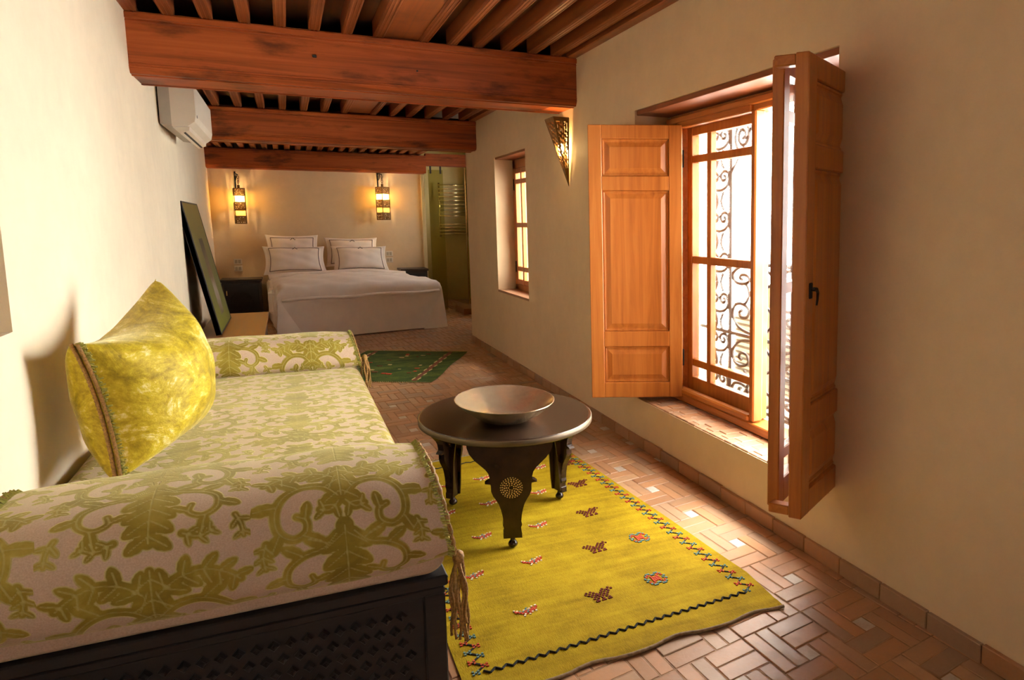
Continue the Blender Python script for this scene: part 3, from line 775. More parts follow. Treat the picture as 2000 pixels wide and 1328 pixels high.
# green rug before the bed
gru = empty('green_rug', (.94, 8.4, 0)); tag(gru, 'small dark green kilim with a rust stripe lying before the bed', 'rug')
A, B_, C_, D_ = [np.array(p) for p in GR]
P = np.zeros((24, 24, 3))
for i, s in enumerate(np.linspace(0, 1, 24)):
    for j, t in enumerate(np.linspace(0, 1, 24)):
        p = A*(1-s)*(1-t) + B_*s*(1-t) + C_*s*t + D_*(1-s)*t
        P[i, j] = (p[0] + .012*math.sin(t*9)*s, p[1], .007 + .002*math.sin(s*8)*math.cos(t*7))
sheet('pile', P, M['green_rug'], gru)
def gpt(s, t): p = A*(1-s)*(1-t) + B_*s*(1-t) + C_*s*t + D_*(1-s)*t; return p
def gquad(s0, s1, t0, t1, mat, name):
    q = [gpt(s0, t0), gpt(s1, t0), gpt(s1, t1), gpt(s0, t1)]
    return MB().add([(p[0], p[1], .006) for p in q] + [(p[0], p[1], .0105) for p in q], [(4, 5, 6, 7), (0, 1, 5, 4), (1, 2, 6, 5), (2, 3, 7, 6), (3, 0, 4, 7)]).build(name, mat, gru)
for s0 in (.83, .09): gquad(s0, s0+.035, .03, .97, M['th_rust'], 'stripe')
for s0 in (.822, .868, .082, .128):
    for k in range(14):
        if k % 2: continue
        p = gpt(s0, .05 + k*.065); q = gpt(s0+.008, .05 + (k+.8)*.065)
        MB().tube([(p[0], p[1], .011), (q[0], q[1], .011)], .006, 4).build('stitch', M['th_tan'], gru)
for k in range(26):
    s, t = random.uniform(.2, .78), random.uniform(.08, .92)
    gquad(s, s+random.uniform(.02, .05), t, t+random.uniform(.012, .03), M[random.choice(['th_tan', 'th_rust', 'th_rust', 'th_tan', 'th_red'])], 'stitched_motif')
fg = MB()
for k in range(60):
    p = gpt(0.02 + .96*k/59, 1.0); fg.tube([(p[0], p[1], .008), (p[0]+random.uniform(-.01, .01), p[1]+.06, .004)], .004, 4)
    p = gpt(0.02 + .96*k/59, 0.0); fg.tube([(p[0], p[1], .008), (p[0]+random.uniform(-.01, .01), p[1]-.03, .004)], .004, 4)
tag(fg.build('fringe', M['th_tan'], gru), kind='stuff')

# ------------------------------------------------------------------ round table and bowl
TC = Vector((.92, 3.725, 0)); SY = 1.28
tb = empty('round_table', (TC.x, TC.y, .01)); tag(tb, 'low dark oval-round table on three cut-out legs standing on the mustard rug', 'table')
tp = MB(); R_ = .412
tp.lathe([(R_-.03, .515), (R_-.006, .517), (R_, .522), (R_, .546), (R_-.004, .5505), (R_-.012, .5515), (.001, .5515)], TC, 96, SY)
tt = tp.build('table_top', M['ebony'], tb); 
MB().lathe([(R_-.001, .521), (R_+.0025, .523), (R_+.0025, .545), (R_-.001, .547)], TC, 96, SY, close=False).build('edge_band', simple('dull_edge', (0.15, 0.11, 0.065), 0.5, 0.3), tb, True)
prof = [(.53-(y-510)*.00074, h) for y, h in ((500, .190), (560, .186), (600, .176), (640, .155), (670, .132), (700, .110), (725, .098), (755, .092), (772, .092), (779, .104), (790, .114), (795, .090), (810, .088), (840, .088), (870, .080), (900, .066), (925, .056), (960, .048), (1000, .042), (1040, .039), (1060, .042), (1070, .040), (1085, .035), (1100, .034), (1108, .040), (1120, .041), (1146, .041))]
for k, ang in enumerate((-105, 15, 135)):
    a = math.radians(ang); rd = Vector((math.cos(a), math.sin(a))); tg = Vector((-math.sin(a), math.cos(a)))
    def lp(u, z, d):   # u across, z up, d outward
        q = rd*(.315 + d) + tg*u
        return (TC.x + q.x, TC.y + q.y*SY, z)
    poly = [(h, z) for z, h in prof] + [(-h, z) for z, h in prof[::-1]]
    lg = MB().prism(poly, lp, -.016, .016).build('leg', M['ebony'], tb)
    # side brackets giving the leg its depth
    br = MB()
    for s in (-1, 1):
        bp = [(.012, .50), (-.11, .50), (-.085, .44), (-.05, .36), (-.035, .26), (-.028, .12), (-.022, .06), (.012, .06)]
        br.prism(bp, lambda d, z, u, s=s: lp(s*(.03 + u), z, d), 0.0, .008)
    br.build('bracket', M['ebony'], lg)
    md = MB(); zc = .30
    for ring, nn, sz in ((.012, 7, .0032), (.021, 11, .0036), (.030, 16, .0038), (.039, 21, .0036), (.047, 26, .0030)):
        for i in range(nn):
            b = 2*PI*i/nn + ring*40; u, v = ring*math.cos(b), ring*math.sin(b)
            md.prism([(u+sz*math.cos(c), zc+v+sz*math.sin(c)) for c in (0, PI/3, 2*PI/3, PI, 4*PI/3, 5*PI/3)], lambda p, q, d: lp(p, q, d), .0155, .0172)
    md.build('medallion', M['gold'], lg)
    rg = MB()
    rg.tube([lp(.062*math.cos(b), .40+.062*math.sin(b), -.022) for b in np.linspace(0, 2*PI, 30)], .010, 8, False)
    rg.build('ring_moulding', M['ebony'], lg, True)
    MB().prism([(.052*math.cos(b), .40+.052*math.sin(b)) for b in np.linspace(0, 2*PI, 24, False)], lp, -.022, -.015).build('inlay_disc', simple('taupe_inlay', (.22, .17, .13), .4), lg)
    fb = Vector(lp(0, 0, 0))
    MB().lathe([(.009, .078), (.010, .066), (.007, .058), (.008, .052), (.012, .048), (.008, .044), (.014, .041), (.0195, .034), (.022, .026), (.020, .018), (.013, .0125), (.004, .0108)], (fb.x, fb.y, 0), 20, 1.1).build('ball_foot', M['ebony'], lg, True)
bw = MB(); BC = Vector((.882, 3.585, .5515))
bp = [(.004, .004), (.05, .002), (.09, .004), (.115, .012), (.16, .040), (.20, .073), (.226, .101), (.228, .103), (.226, .1045), (.223, .103), (.197, .077), (.157, .044), (.113, .0165), (.088, .009), (.05, .007), (.004, .0065)]
bw.lathe(bp, BC, 72, 1.40)
def bowl_mat():
    t = NT('brushed_brass'); tc = t.n('TexCoord'); g = t.n('NewGeometry')
    mp = t.n('Mapping'); mp.inputs['Location'].default_value = (-BC.x, -BC.y, 0); mp.inputs['Scale'].default_value = (1, 1, 1); t.l(g.outputs['Position'], mp.inputs[0])
    wv = t.n('TexWave', wave_type='RINGS', rings_direction='Z'); wv.inputs['Scale'].default_value = 11; wv.inputs['Distortion'].default_value = 1.5; wv.inputs['Detail'].default_value = 3
    t.l(mp.outputs[0], wv.inputs['Vector'])
    n = t.noise(g.outputs['Position'], 40, 4)
    f = t.math('ADD', t.math('MULTIPLY', wv.outputs['Fac'], .18), t.math('MULTIPLY', n, .82))
    t.set(t.ramp(f, [(.25, (.80, .67, .45)), (.6, (.88, .76, .54)), (.85, (.93, .83, .62))]), .24, .85, .5)
    t.bump(wv.outputs['Fac'], .05, .002); return t.m
tag(bw.build('brass_bowl', bowl_mat(), None, True), 'wide shallow brushed brass bowl resting on the dark round table', 'bowl')

# ------------------------------------------------------------------ damask pattern field
def catmull(st, n=6):
    pts = []
    for k in range(len(st)-1):
        p0, p1, p2, p3 = [np.array(st[min(max(q, 0), len(st)-1)], float) for q in (k-1, k, k+1, k+2)]
        for t in np.arange(n)/n: pts.append(.5*((2*p1) + (p2-p0)*t + (2*p0-5*p1+4*p2-p3)*t*t + (3*p1-p0-3*p2+p3)*t**3))
    pts.append(np.array(st[-1], float)); return pts
CIR = []; LIN = []
def leaf(st, w0, w1, lobes=0, side=0, r0=.05, r1=.03, fwd=.7):
    pts = catmull(st); n = len(pts)
    for i, p in enumerate(pts):
        t = i/(n-1); CIR.append((p[0], p[1], w0 + (w1-w0)*t))
    LIN.extend((q[0], q[1]) for q in catmull(st, 14))
    for k in range(lobes):
        i = min(n-2, int((k+.5)/lobes*(n-1))); t = i/(n-1); p = pts[i]; d = pts[i+1]-pts[i]; d /= np.hypot(*d)+1e-9; nn = np.array([-d[1], d[0]])
        for s in ((-1, 1) if side == 0 else (side,)):
            r = r0 + (r1-r0)*t; dr = nn*s + d*fwd; dr /= np.hypot(*dr)
            for q, rr in ((.35, .55), (.8, .72), (1.25, .74), (1.65, .6), (1.95, .4)):
                c = p + dr*r*q; CIR.append((c[0], c[1], r*rr))
            for q in np.linspace(0.2, 1.8, 14):
                c = p + dr*r*q; LIN.append((c[0], c[1]))
# right half of one motif, width 1 (x 0..0.5), height 1.2
# centre plume
leaf([(0,.03),(0,.14),(0,.26),(0,.36)], .03,.05, 3, -1, .06,.07, .8)
leaf([(0,.56),(0,.70),(0,.84),(0,.98),(0,1.08)], .06,.04, 5, -1, .085,.06, .8)
# big acanthus scroll
leaf([(.02,.36),(.10,.27),(.22,.25),(.32,.31),(.375,.42),(.365,.54),(.29,.60),(.215,.565),(.21,.495),(.26,.465)], .040,.030, 6, -1, .085,.05, .5)
# inner palmette
leaf([(.02,.40),(.07,.45),(.13,.44)], .04,.03, 2, 0, .045,.035)
# low spreading leaf
leaf([(.04,.17),(.13,.10),(.25,.075),(.36,.12),(.43,.18)], .045,.03, 5, 0, .060,.045,.6)
# upper side scroll
leaf([(.05,.60),(.13,.68),(.24,.715),(.325,.79),(.33,.90),(.26,.955),(.19,.92),(.20,.855)], .034,.026, 5, -1, .068,.045,.5)
leaf([(.43,.60),(.45,.68),(.44,.76)], .03,.025, 3, 0, .035,.03)
leaf([(.42,.98),(.45,1.05),(.46,1.12)], .025,.02, 2, 0, .036,.03)
leaf([(.16,1.05),(.24,1.08),(.31,1.05)], .03,.02, 3, 0, .036,.028)
GXN, GYN = 151, 361
gx, gy = [q.astype(np.float32) for q in np.meshgrid(np.linspace(0, .5, GXN), np.linspace(0, 1.2, GYN), indexing='ij')]
DT = np.full(gx.shape, 9.0, np.float32); ET = DT.copy()
for cx, cy, r in CIR:
    for dy in (0, 1.2, -1.2):
        if -.2 < cy + dy < 1.4: np.minimum(DT, np.sqrt((gx-cx)**2 + (gy-cy-dy)**2) - r, out=DT)
for cx, cy in LIN: np.minimum(ET, (gx-cx)**2 + (gy-cy)**2, out=ET)
ET = np.sqrt(ET); DT += .004
def damask(u, v, pu, pv):
    """u, v in metres; returns signed distance to pile and distance to veins (metres)"""
    u = np.asarray(u).ravel()/pu; v = np.asarray(v).ravel()/pv*1.2
    ci = np.floor(u); v = v + (ci % 2)*.6; x = np.abs(u - ci - .5)*(GXN-1)/.5; y = np.mod(v, 1.2)*(GYN-1)/1.2
    i = np.clip(x.astype(int), 0, GXN-2); j = np.clip(y.astype(int), 0, GYN-2); fx, fy = x-i, y-j
    s = lambda T: T[i, j]*(1-fx)*(1-fy) + T[i+1, j]*fx*(1-fy) + T[i, j+1]*(1-fx)*fy + T[i+1, j+1]*fx*fy
    return s(DT)*pu, s(ET)*pu

# ------------------------------------------------------------------ sofa
sofa = empty('sofa', (-.2, 3.8, 0)); tag(sofa, 'long low sofa with carved dark base and green damask upholstery', 'sofa')
SX0, SX1, SYA, SYB = -.735, .35, 2.17, 5.50
base = MB(); base.box((SX0, SYA+.02, .0), (SX1-.01, SYB, .47), None, .006)
bo = base.build('base', M['dark_wood'], sofa)
mo = MB()
for z0_, z1_, p_ in ((.455, .487, .022), (.425, .450, .010), (.0, .07, .018)): mo.box((SX0, SYA+.02-p_, z0_), (SX1-.01+p_*.6, SYB, z1_), None, .004)
mo.build('moulding', M['dark_wood'], bo)
for x in (SX0, SX1-.065): boxobj('corner_post', (x, SYA+.004, 0), (x+.06, SYA+.06, .43), M['dark_wood'], bo, .004)
ca = MB()   # carved trellis on the end panel
for i in range(24):
    for j in range(8):
        cx = SX0 + .10 + i*.040 + (j % 2)*.02; cz = .095 + j*.041
        if cx > SX1 - .085: continue
        for s in (0, 1):
            k = .017 if s == 0 else .009
        q = [(cx-.0155, SYA+.014, cz), (cx, SYA+.014, cz-.0165), (cx+.0155, SYA+.014, cz), (cx, SYA+.014, cz+.0165)]
        q1 = [(cx+(p[0]-cx)*.62, SYA+.006, cz+(p[2]-cz)*.62) for p in q]; q2 = [(cx+(p[0]-cx)*.25, SYA+.010, cz+(p[2]-cz)*.25) for p in q]
        ca.add([(p[0], SYA+.024, p[2]) for p in q] + q + q1 + q2, [(i_+4*r, (i_+1) % 4+4*r, (i_+1) % 4+4*r+4, i_+4*r+4) for r in range(3) for i_ in range(4)] + [(12, 13, 14, 15)])
tag(ca.build('carved_trellis', M['dark_wood'], bo), kind='stuff')
# mattress: rounded slab swept along the length
def rr_section(hx, hz, r, n):
    out = []
    corners = [(hx-r, hz-r, 0), (-hx+r, hz-r, PI/2), (-hx+r, -hz+r, PI), (hx-r, -hz+r, 1.5*PI)]
    for k, (x, z, a) in enumerate(corners):
        for t in np.linspace(0, PI/2, n): out.append((x + r*math.cos(a+t), z + r*math.sin(a+t)))
    return out
def resample(poly, n):
    p = np.array(poly + [poly[0]]); s = np.r_[0, np.cumsum(np.hypot(*np.diff(p, axis=0).T))]
    t = np.linspace(0, s[-1], n, endpoint=False)
    return np.c_[np.interp(t, s, p[:, 0]), np.interp(t, s, p[:, 1])], t, s[-1]
sec, arc, per = resample(rr_section(.55, .062, .055, 8), 300)
ny = 330; ysq = np.linspace(SYA+.005, SYB-.01, ny)
P = np.zeros((ny, 300, 3)); 
for j, y in enumerate(ysq):
    e = min(1, (min(y-SYA-.005, SYB-.01-y)/.06 + .02)); k = (1-(1-e)**2)**.5
    P[j, :, 0] = -.195 + sec[:, 0]*(.97 + .03*k); P[j, :, 1] = y; P[j, :, 2] = .545 + sec[:, 1]*(.55 + .45*k) + .010*np.exp(-((sec[:, 0]-.1)/.4)**2)*math.sin((y-SYA)/(SYB-SYA)*PI)*(sec[:, 1] > 0)
dd, ee = damask(P[:, :, 1].ravel()*0 + np.tile(arc, (ny, 1)).ravel() + .21, np.repeat(ysq, 300), .40, .52)
ends = np.minimum(np.repeat(ysq, 300) - ysq[0], ysq[-1] - np.repeat(ysq, 300)); dd = np.where(ends < .02, .02, dd)   # plain cloth on the end faces
sheet('mattress', P, M['damask'], sofa, True, {'d': dd, 'e': ee}, cap=True)

def bolster(x0, x1, yc, zc, hy, hz, flat, name, label_end):
    nx, nt = 300, 300
    th = np.linspace(0, 2*PI, 1200); ex = 2/3.0
    sy = np.sign(np.cos(th))*np.abs(np.cos(th))**ex*hy; sz = np.sign(np.sin(th))*np.abs(np.sin(th))**ex*hz
    sz = np.where(sz < 0, sz*flat, sz)
    sec, arc, per = resample(list(zip(sy[:-1], sz[:-1])), nt)
    xs = np.linspace(x0, x1, nx); P = np.zeros((nx, nt, 3))
    for i, x in enumerate(xs):
        e = min(x-x0, x1-x)/(x1-x0); k = .90 + .10*min(1, (e/.16))**.6 + .012*math.sin(x*17)
        lift = .0
        P[i, :, 0] = x + (.012*np.sin(np.arange(nt)/nt*2*PI*2) if 0 else 0); P[i, :, 1] = yc + sec[:, 0]*k; P[i, :, 2] = zc + sec[:, 1]*k + lift
    # slanted ends: the top is a little shorter than the foot
    sl = (P[:, :, 2]-zc)/hz; P[:, :, 0] += -.028*np.clip(sl, -1, 1)*np.linspace(0, 1, nx)[:, None]**6
    dd, ee = damask(np.repeat(xs, nt) + .12, np.tile(arc, (nx, 1)).ravel() + .07, .42, .50)
    b = sheet('bolster', P, M['damask'], sofa, True, {'d': dd, 'e': ee}, cap=True)
    for end, i in ((0, 0), (1, nx-1)):
        loop = [P[i, j] for j in range(0, nt, 3)]; ctr = np.mean(loop, axis=0)
        pts = [tuple(ctr + (p-ctr)*1.02 + np.array([(.006 if end else -.006), 0, 0])) for p in loop]
        tw = MB()
        tw.tube(pts + [pts[0]], [.0065 + .0022*math.sin(j*2.1) for j in range(len(pts)+1)], 6, False); tw.build('piping_cord', M['gold_cord'], b, True)
        fr_ = MB()
        for j in range(0, nt, 2):
            p = P[i, j]; q = ctr + (p-ctr)*1.0; o_ = (p-ctr)/np.linalg.norm(p-ctr)
            a_ = p + np.array([-.014 if end else .014, 0, 0]) + o_*.001; c_ = p + o_*random.uniform(.008, .016) + np.array([random.uniform(-.004, .010)*(1 if end else -1), 0, 0])
            fr_.tube([tuple(a_), tuple(c_)], .0028, 4)
        tag(fr_.build('fringe', M['green_fringe'], b), kind='stuff')
    return b, P
def tassel(b, p, L, n=12):
    t = MB()
    for k in range(n):
        a = random.uniform(0, 2*PI); dx, dy = .024*math.cos(a), .024*math.sin(a); l = L*random.uniform(.75, 1.0)
        path = [(p[0] + dx*min(1, .3+s*2) + .004*math.sin(s*9+k), p[1] + dy*min(1, .3+s*2), p[2] - l*s) for s in np.linspace(0, 1, 26)]
        t.tube(path, [.0036 + .0012*(i % 2) for i in range(26)], 5)
    t.lathe([(.004, .03), (.014, .022), (.017, .008), (.015, -.004), (.010, -.012)], (p[0], p[1], p[2]), 12)
    return t.build('tassel', M['gold_cord'], b, True)
bn, Pn = bolster(-.66, .345, 2.345, .668, .262, .158, 1.0, 'bolster', 0)
tassel(bn, (.385, 2.17, .525), .245, 20)
bf, Pf = bolster(-.68, .345, 5.21, .690, .205, .125, .80, 'bolster', 0)
tassel(bf, (.385, 5.06, .655), .20, 12)

# ------------------------------------------------------------------ big velvet cushion
def pillow(corners, tf, tb_, n=60, pinch=.10, k=.5, wr=0.0, flange=0.0, pinch_t=None):
    """corners NB, FB, FT, NT ; returns grids front, back"""
    NB, FB, FT, NT_ = [np.array(c, float) for c in corners]
    nrm = np.cross(FB-NB, NT_-NB); nrm /= np.linalg.norm(nrm)
    out = []
    for th, sg in ((tf, 1), (tb_, -1)):
        P = np.zeros((n, n, 3))
        for i, s in enumerate(np.linspace(-1, 1, n)):
            for j, t in enumerate(np.linspace(-1, 1, n)):
                s2 = s*(1-pinch*(1-t*t)); t2 = t*(1-(pinch if pinch_t is None or t < 0 else pinch_t)*(1-s*s))
                a, b = (s2+1)/2, (t2+1)/2
                p = NB*(1-a)*(1-b) + FB*a*(1-b) + FT*a*b + NT_*(1-a)*b
                fs, ft = min(1, abs(s)/(1-flange)), min(1, abs(t)/(1-flange))
                prof_ = max(0, (1-fs**2.4)*(1-ft**2.4))**k
                w = wr*math.sin(9*s+4*t)*math.sin(5*t-3*s)*prof_
                P[i, j] = p + nrm*sg*(th*prof_ + w + .0015)
        out.append(P)
    return out
def pillow_mesh(P2, name, mat, parent=None):
    f, b = P2; n = f.shape[0]; V_ = np.concatenate([f.reshape(-1, 3), b.reshape(-1, 3)]).tolist(); N = n*n
    F_ = []
    for i in range(n-1):
        for j in range(n-1):
            a = i*n+j; F_.append((a, a+n, a+n+1, a+1)); F_.append((N+a, N+a+1, N+a+n+1, N+a+n))
    ring = [i*n for i in range(n)] + [(n-1)*n+j for j in range(1, n)] + [i*n+n-1 for i in range(n-2, -1, -1)] + [j for j in range(n-2, 0, -1)]
    for k in range(len(ring)):
        a, c = ring[k], ring[(k+1) % len(ring)]; F_.append((a, c, N+c, N+a))
    m_ = MB(); m_.add(V_, F_); return m_.build(name, mat, parent, True)
cu_ = empty('velvet_cushion', (-.45, 3.5, .62)); tag(cu_, 'large square chartreuse velvet cushion leaning on the wall side of the sofa', 'cushion')
CC = [(-.56, 3.10, .63), (-.42, 3.70, .63), (-.49, 3.83, 1.265), (-.64, 3.10, 1.105)]
pc = pillow(CC, .235, .15, 70, .12, .46, .006, 0.0, .28)
pillow_mesh(pc, 'cover', M['velvet'], cu_)
nedge = pc[0][0]
for o_ in (0.0, .016):
    pts = [tuple(p + np.array([o_, -.004, 0])) for p in nedge]
    MB().tube(pts, [.0055+.002*(i % 2) for i in range(len(pts))], 6).build('braid', M['gold_cord'], cu_, True)
fr_ = MB()
for i in range(0, 70):
    p = nedge[i]; 
    for q in range(3): fr_.tube([tuple(p + np.array([.012, 0, 0])), tuple(p + np.array([.026+random.uniform(0, .014), random.uniform(-.008, .004), random.uniform(-.01, .01)]))], .0028, 4)
tag(fr_.build('fringe', M['green_fringe'], cu_), kind='stuff')

# ------------------------------------------------------------------ bench with leaning painting
bench = empty('wooden_bench', (-.52, 9.1, 0)); tag(bench, 'low plain wooden chest beside the sofa carrying the leaning painting', 'chest')
boxobj('top', (-.785, 7.75, .425), (-.235, 10.2, .45), M['bench_wood'], bench, .004)
boxobj('body', (-.775, 7.80, 0.0), (-.26, 10.15, .425), M['night_wood'], bench, .004)
pt = empty('painting', (-.6, 8.9, .45)); tag(pt, 'tall dark olive painting in a thin black frame leaning against the wall', 'painting')
mtp = Matrix.Translation((-.585, 8.22, .462)) @ Matrix.Rotation(math.radians(-10.6), 4, 'Y')
MB().box((-.045, 0, 0), (-.004, 1.38, 1.25), mtp, .003).build('stretcher', M['slot'], pt)
MB().box((-.006, .012, .012), (0, 1.368, 1.238), mtp).build('canvas', M['canvas'], pt)
fm = MB()
for lo, hi in (((-.046, 0, 0), (.003, .014, 1.25)), ((-.046, 1.366, 0), (.003, 1.38, 1.25)), ((-.046, 0, 0), (.003, 1.38, .014)), ((-.046, 0, 1.236), (.003, 1.38, 1.25))): fm.box(lo, hi, mtp, .002)
fm.build('frame', M['slot'], pt)

# ------------------------------------------------------------------ bed
bed = empty('bed', (.9, 12.1, 0)); tag(bed, 'wide bed made up in white linen at the end of the room', 'bed')
mbed = Matrix.Translation((.62, 10.95, 0))
def bedpt(u, v, z):
    f = 1 - v/LB
    return Vector((.62 + .26*f + u*(.93+.07*f), 10.95 + v + .26*u*f, z))
HB, LB = 1.0, 2.45
MB().box((-HB+.22, .40, .0), (HB-.10, LB-.1, .30), mbed, .01).build('bed_base', M['night_wood'], bed)
MB().box((-HB+.12, .36, .28), (HB-.12, LB-.05, .62), mbed, .05).build('mattress', M['white_cotton'], bed)
def drape(u0, u1, v0, v1, ztop, over_f, over_s, r, name, mat, zw=.008, hem=None, n=70, crown=.035):
    """cloth over a slab: arc-length folded over front (v0) and both sides"""
    P = np.zeros((n, n, 3)); U_ = np.linspace(-1, 1, n); T_ = np.linspace(0, 1, n)
    hw = (u1-u0)/2; uc = (u0+u1)/2
    for i, s in enumerate(U_):
        a = s*(hw + over_s)
        for j, t in enumerate(T_):
            b = -over_f + t*(v1-v0+over_f)          # <0 : hanging at the front
            du = max(0, abs(a)-(hw-r)); dv = max(0, -(b-r))
            def fold(x, x0):
                if x <= 0: return 0.0, 0.0
                if x < r*PI/2: return r*math.sin(x/r), r*(1-math.cos(x/r))
                return r, r + (x-r*PI/2)
            hu, zu = fold(du, 0); hv, zv = fold(dv, 0)
            u = uc + math.copysign(min(abs(a), hw-r) + hu, a); v = v0 + (max(b, r) - hv if dv > 0 else b)
            z = ztop - max(zu, zv) - .25*min(zu, zv) + crown*(1-(min(abs(a), hw)/hw)**2)*min(1, max(b, 0)/.6)
            if min(zu, zv) > .02: u += math.copysign(.10*min(zu, zv), a); v -= .06*min(zu, zv)
            wv = zw*(math.sin(a*13+b*5)+.6*math.sin(a*7-b*11)+.5*math.sin(b*17))
            hang = max(zu, zv)
            if hang > .05:
                if zv >= zu: v += wv*1.3*math.sin(a*9)*min(1, hang*3)
                else: u += wv*1.3*min(1, hang*3)
            else: z += wv*.8
            P[i, j] = bedpt(u, v, max(z, .015))
    return sheet(name, P, mat, bed)
drape(-HB, HB, 0, LB-.06, .635, .60, .58, .06, 'bed_sheet', M['white_cotton'], .004, crown=.03)
drape(-HB-.02, HB+.02, -.02, LB-.62, .685, .17, .42, .09, 'duvet', M['white_cotton'], .010, crown=.06)
MB().tube([bedpt(u, -.075-.01*math.sin(u*5), .54+.008*math.sin(u*7)) for u in np.linspace(-HB+.02, HB-.02, 30)], .020, 10).build('duvet_hem', M['white_cotton'], bed, True)
MB().tube([bedpt(u, LB-.66, .738-.05*u*u+.008*math.sin(u*5)) for u in np.linspace(-HB, HB, 40)], .045, 12).build('duvet_fold', M['white_cotton'], bed, True)
for sg in (-1, 1):
    P = np.zeros((14, 14, 3))
    for i, a in enumerate(np.linspace(0, 1, 14)):
        for j, b in enumerate(np.linspace(0, 1, 14)):
            u = sg*(HB + .02 + .05*b - .34*a*b); z = .56 - .545*b
            P[i, j] = bedpt(u, -.075 - .035*b - .02*math.sin(a*PI)*b, max(z, .012))
    sheet('corner_fold', P, M['white_cotton'], bed)
def bed_pillow(x0, x1, y, z0, z1, lean, lab):
    cs = [(x0, y, z0), (x1, y, z0), (x1-.02, y+lean, z1), (x0+.0, y+lean, z1+.01)]
    P2 = pillow(cs, .13, .06, 36, .09, .5, .010, .11)
    e = empty('bed_pillow', ((x0+x1)/2, y, z0)); tag(e, lab, 'pillow', 'pillows at the head of the bed')
    pillow_mesh(P2, 'cover', M['pillow_cotton'], e)
    f = P2[0]; n = f.shape[0]; m_ = max(2, int(n*.085)); q = n-1-m_
    loop = [f[m_, j] for j in range(m_, q+1)] + [f[i, q] for i in range(m_, q+1)] + [f[q, j] for j in range(q, m_-1, -1)] + [f[i, m_] for i in range(q, m_-1, -1)]
    MB().tube([tuple(p + np.array([0, -.004, 0])) for p in loop] + [tuple(loop[0] + np.array([0, -.004, 0]))], .0055, 5, False).build('piping', M['grey_thread'], e)
    c = f[n//2, int(n*.84)]; mk = MB()
    for k in range(5): mk.box((c[0]-.035+.014*k, c[1]-.016, c[2]-.012+.010*(2-abs(k-2))), (c[0]-.024+.014*k, c[1]+.012, c[2]+.004+.010*(2-abs(k-2))), None, .002)
    mk.build('monogram', M['grey_thread'], e)
bed_pillow(-.29, .46, 13.22, .80, 1.30, .14, 'white piped pillow standing behind the front pillow, by the black-doored nightstand side')
bed_pillow(.52, 1.32, 13.22, .80, 1.25, .14, 'white piped pillow standing behind the front pillow, on the shower side')
bed_pillow(-.33, .53, 12.84, .72, 1.13, .22, 'plump white piped front pillow on the side of the wooden chest')
bed_pillow(.60, 1.42, 12.86, .72, 1.12, .22, 'plump white piped front pillow on the shower side of the bed')

# ------------------------------------------------------------------ nightstands, sockets
def nightstand(x0, x1, y0, y1, h, label):
    e = empty('nightstand', ((x0+x1)/2, (y0+y1)/2, 0)); tag(e, label, 'nightstand')
    boxobj('body', (x0+.02, y0+.02, 0), (x1-.02, y1, h-.03), M['night_wood'], e, .004)
    boxobj('top', (x0, y0, h-.035), (x1, y1, h), M['night_wood'], e, .006)
    d = boxobj('door', (x0+.05, y0+.004, .06), (x1-.05, y0+.022, h-.07), M['dark_wood'], e, .004)
    cx, cz = (x0+x1)/2, h*.5; m_ = MB()
    for r in (.06, .10, .14): m_.tube([(cx + r*math.cos(b), y0+.003, cz + r*math.sin(b)) for b in np.linspace(0, 2*PI, 28)], .006, 6, False)
    for k in range(8): m_.tube([(cx + .03*math.cos(k*PI/4), y0+.003, cz+.03*math.sin(k*PI/4)), (cx + .14*math.cos(k*PI/4+.3), y0+.003, cz+.14*math.sin(k*PI/4+.3))], .005, 6)
    m_.build('carved_rosette', M['dark_wood'], d)
    MB().box((x0+.075, y0-.008, cz+.10), (x0+.088, y0+.006, cz+.17), None, .003).build('pull', M['gold'], d)
    return e
nightstand(-.90, -.36, 12.95, YB-.01, .66, 'dark carved nightstand on the side of the leaning painting')
nightstand(1.60, 2.03, 13.0, YB-.01, .745, 'dark nightstand between the bed and the shower glass')
def plate(x, z, label):
    e = empty('wall_socket', (x, YB-.005, z-.09)); tag(e, label, 'switch')
    for dz, k in ((.052, 0), (-.052, 1)):
        p = boxobj('plate', (x-.055, YB-.012, z+dz-.044), (x+.055, YB+.002, z+dz+.044), M['plastic'], e, .004)
        for s in (-1, 1):
            boxobj('rocker', (x+s*.022-.017, YB-.017, z+dz-.026), (x+s*.022+.017, YB-.011, z+dz+.026), M['plastic_dark'], p, .002)
plate(-.675, .85, 'white double switch and socket above the nightstand by the painting')
plate(1.49, .93, 'white double switch and socket beside the pillows on the shower side')

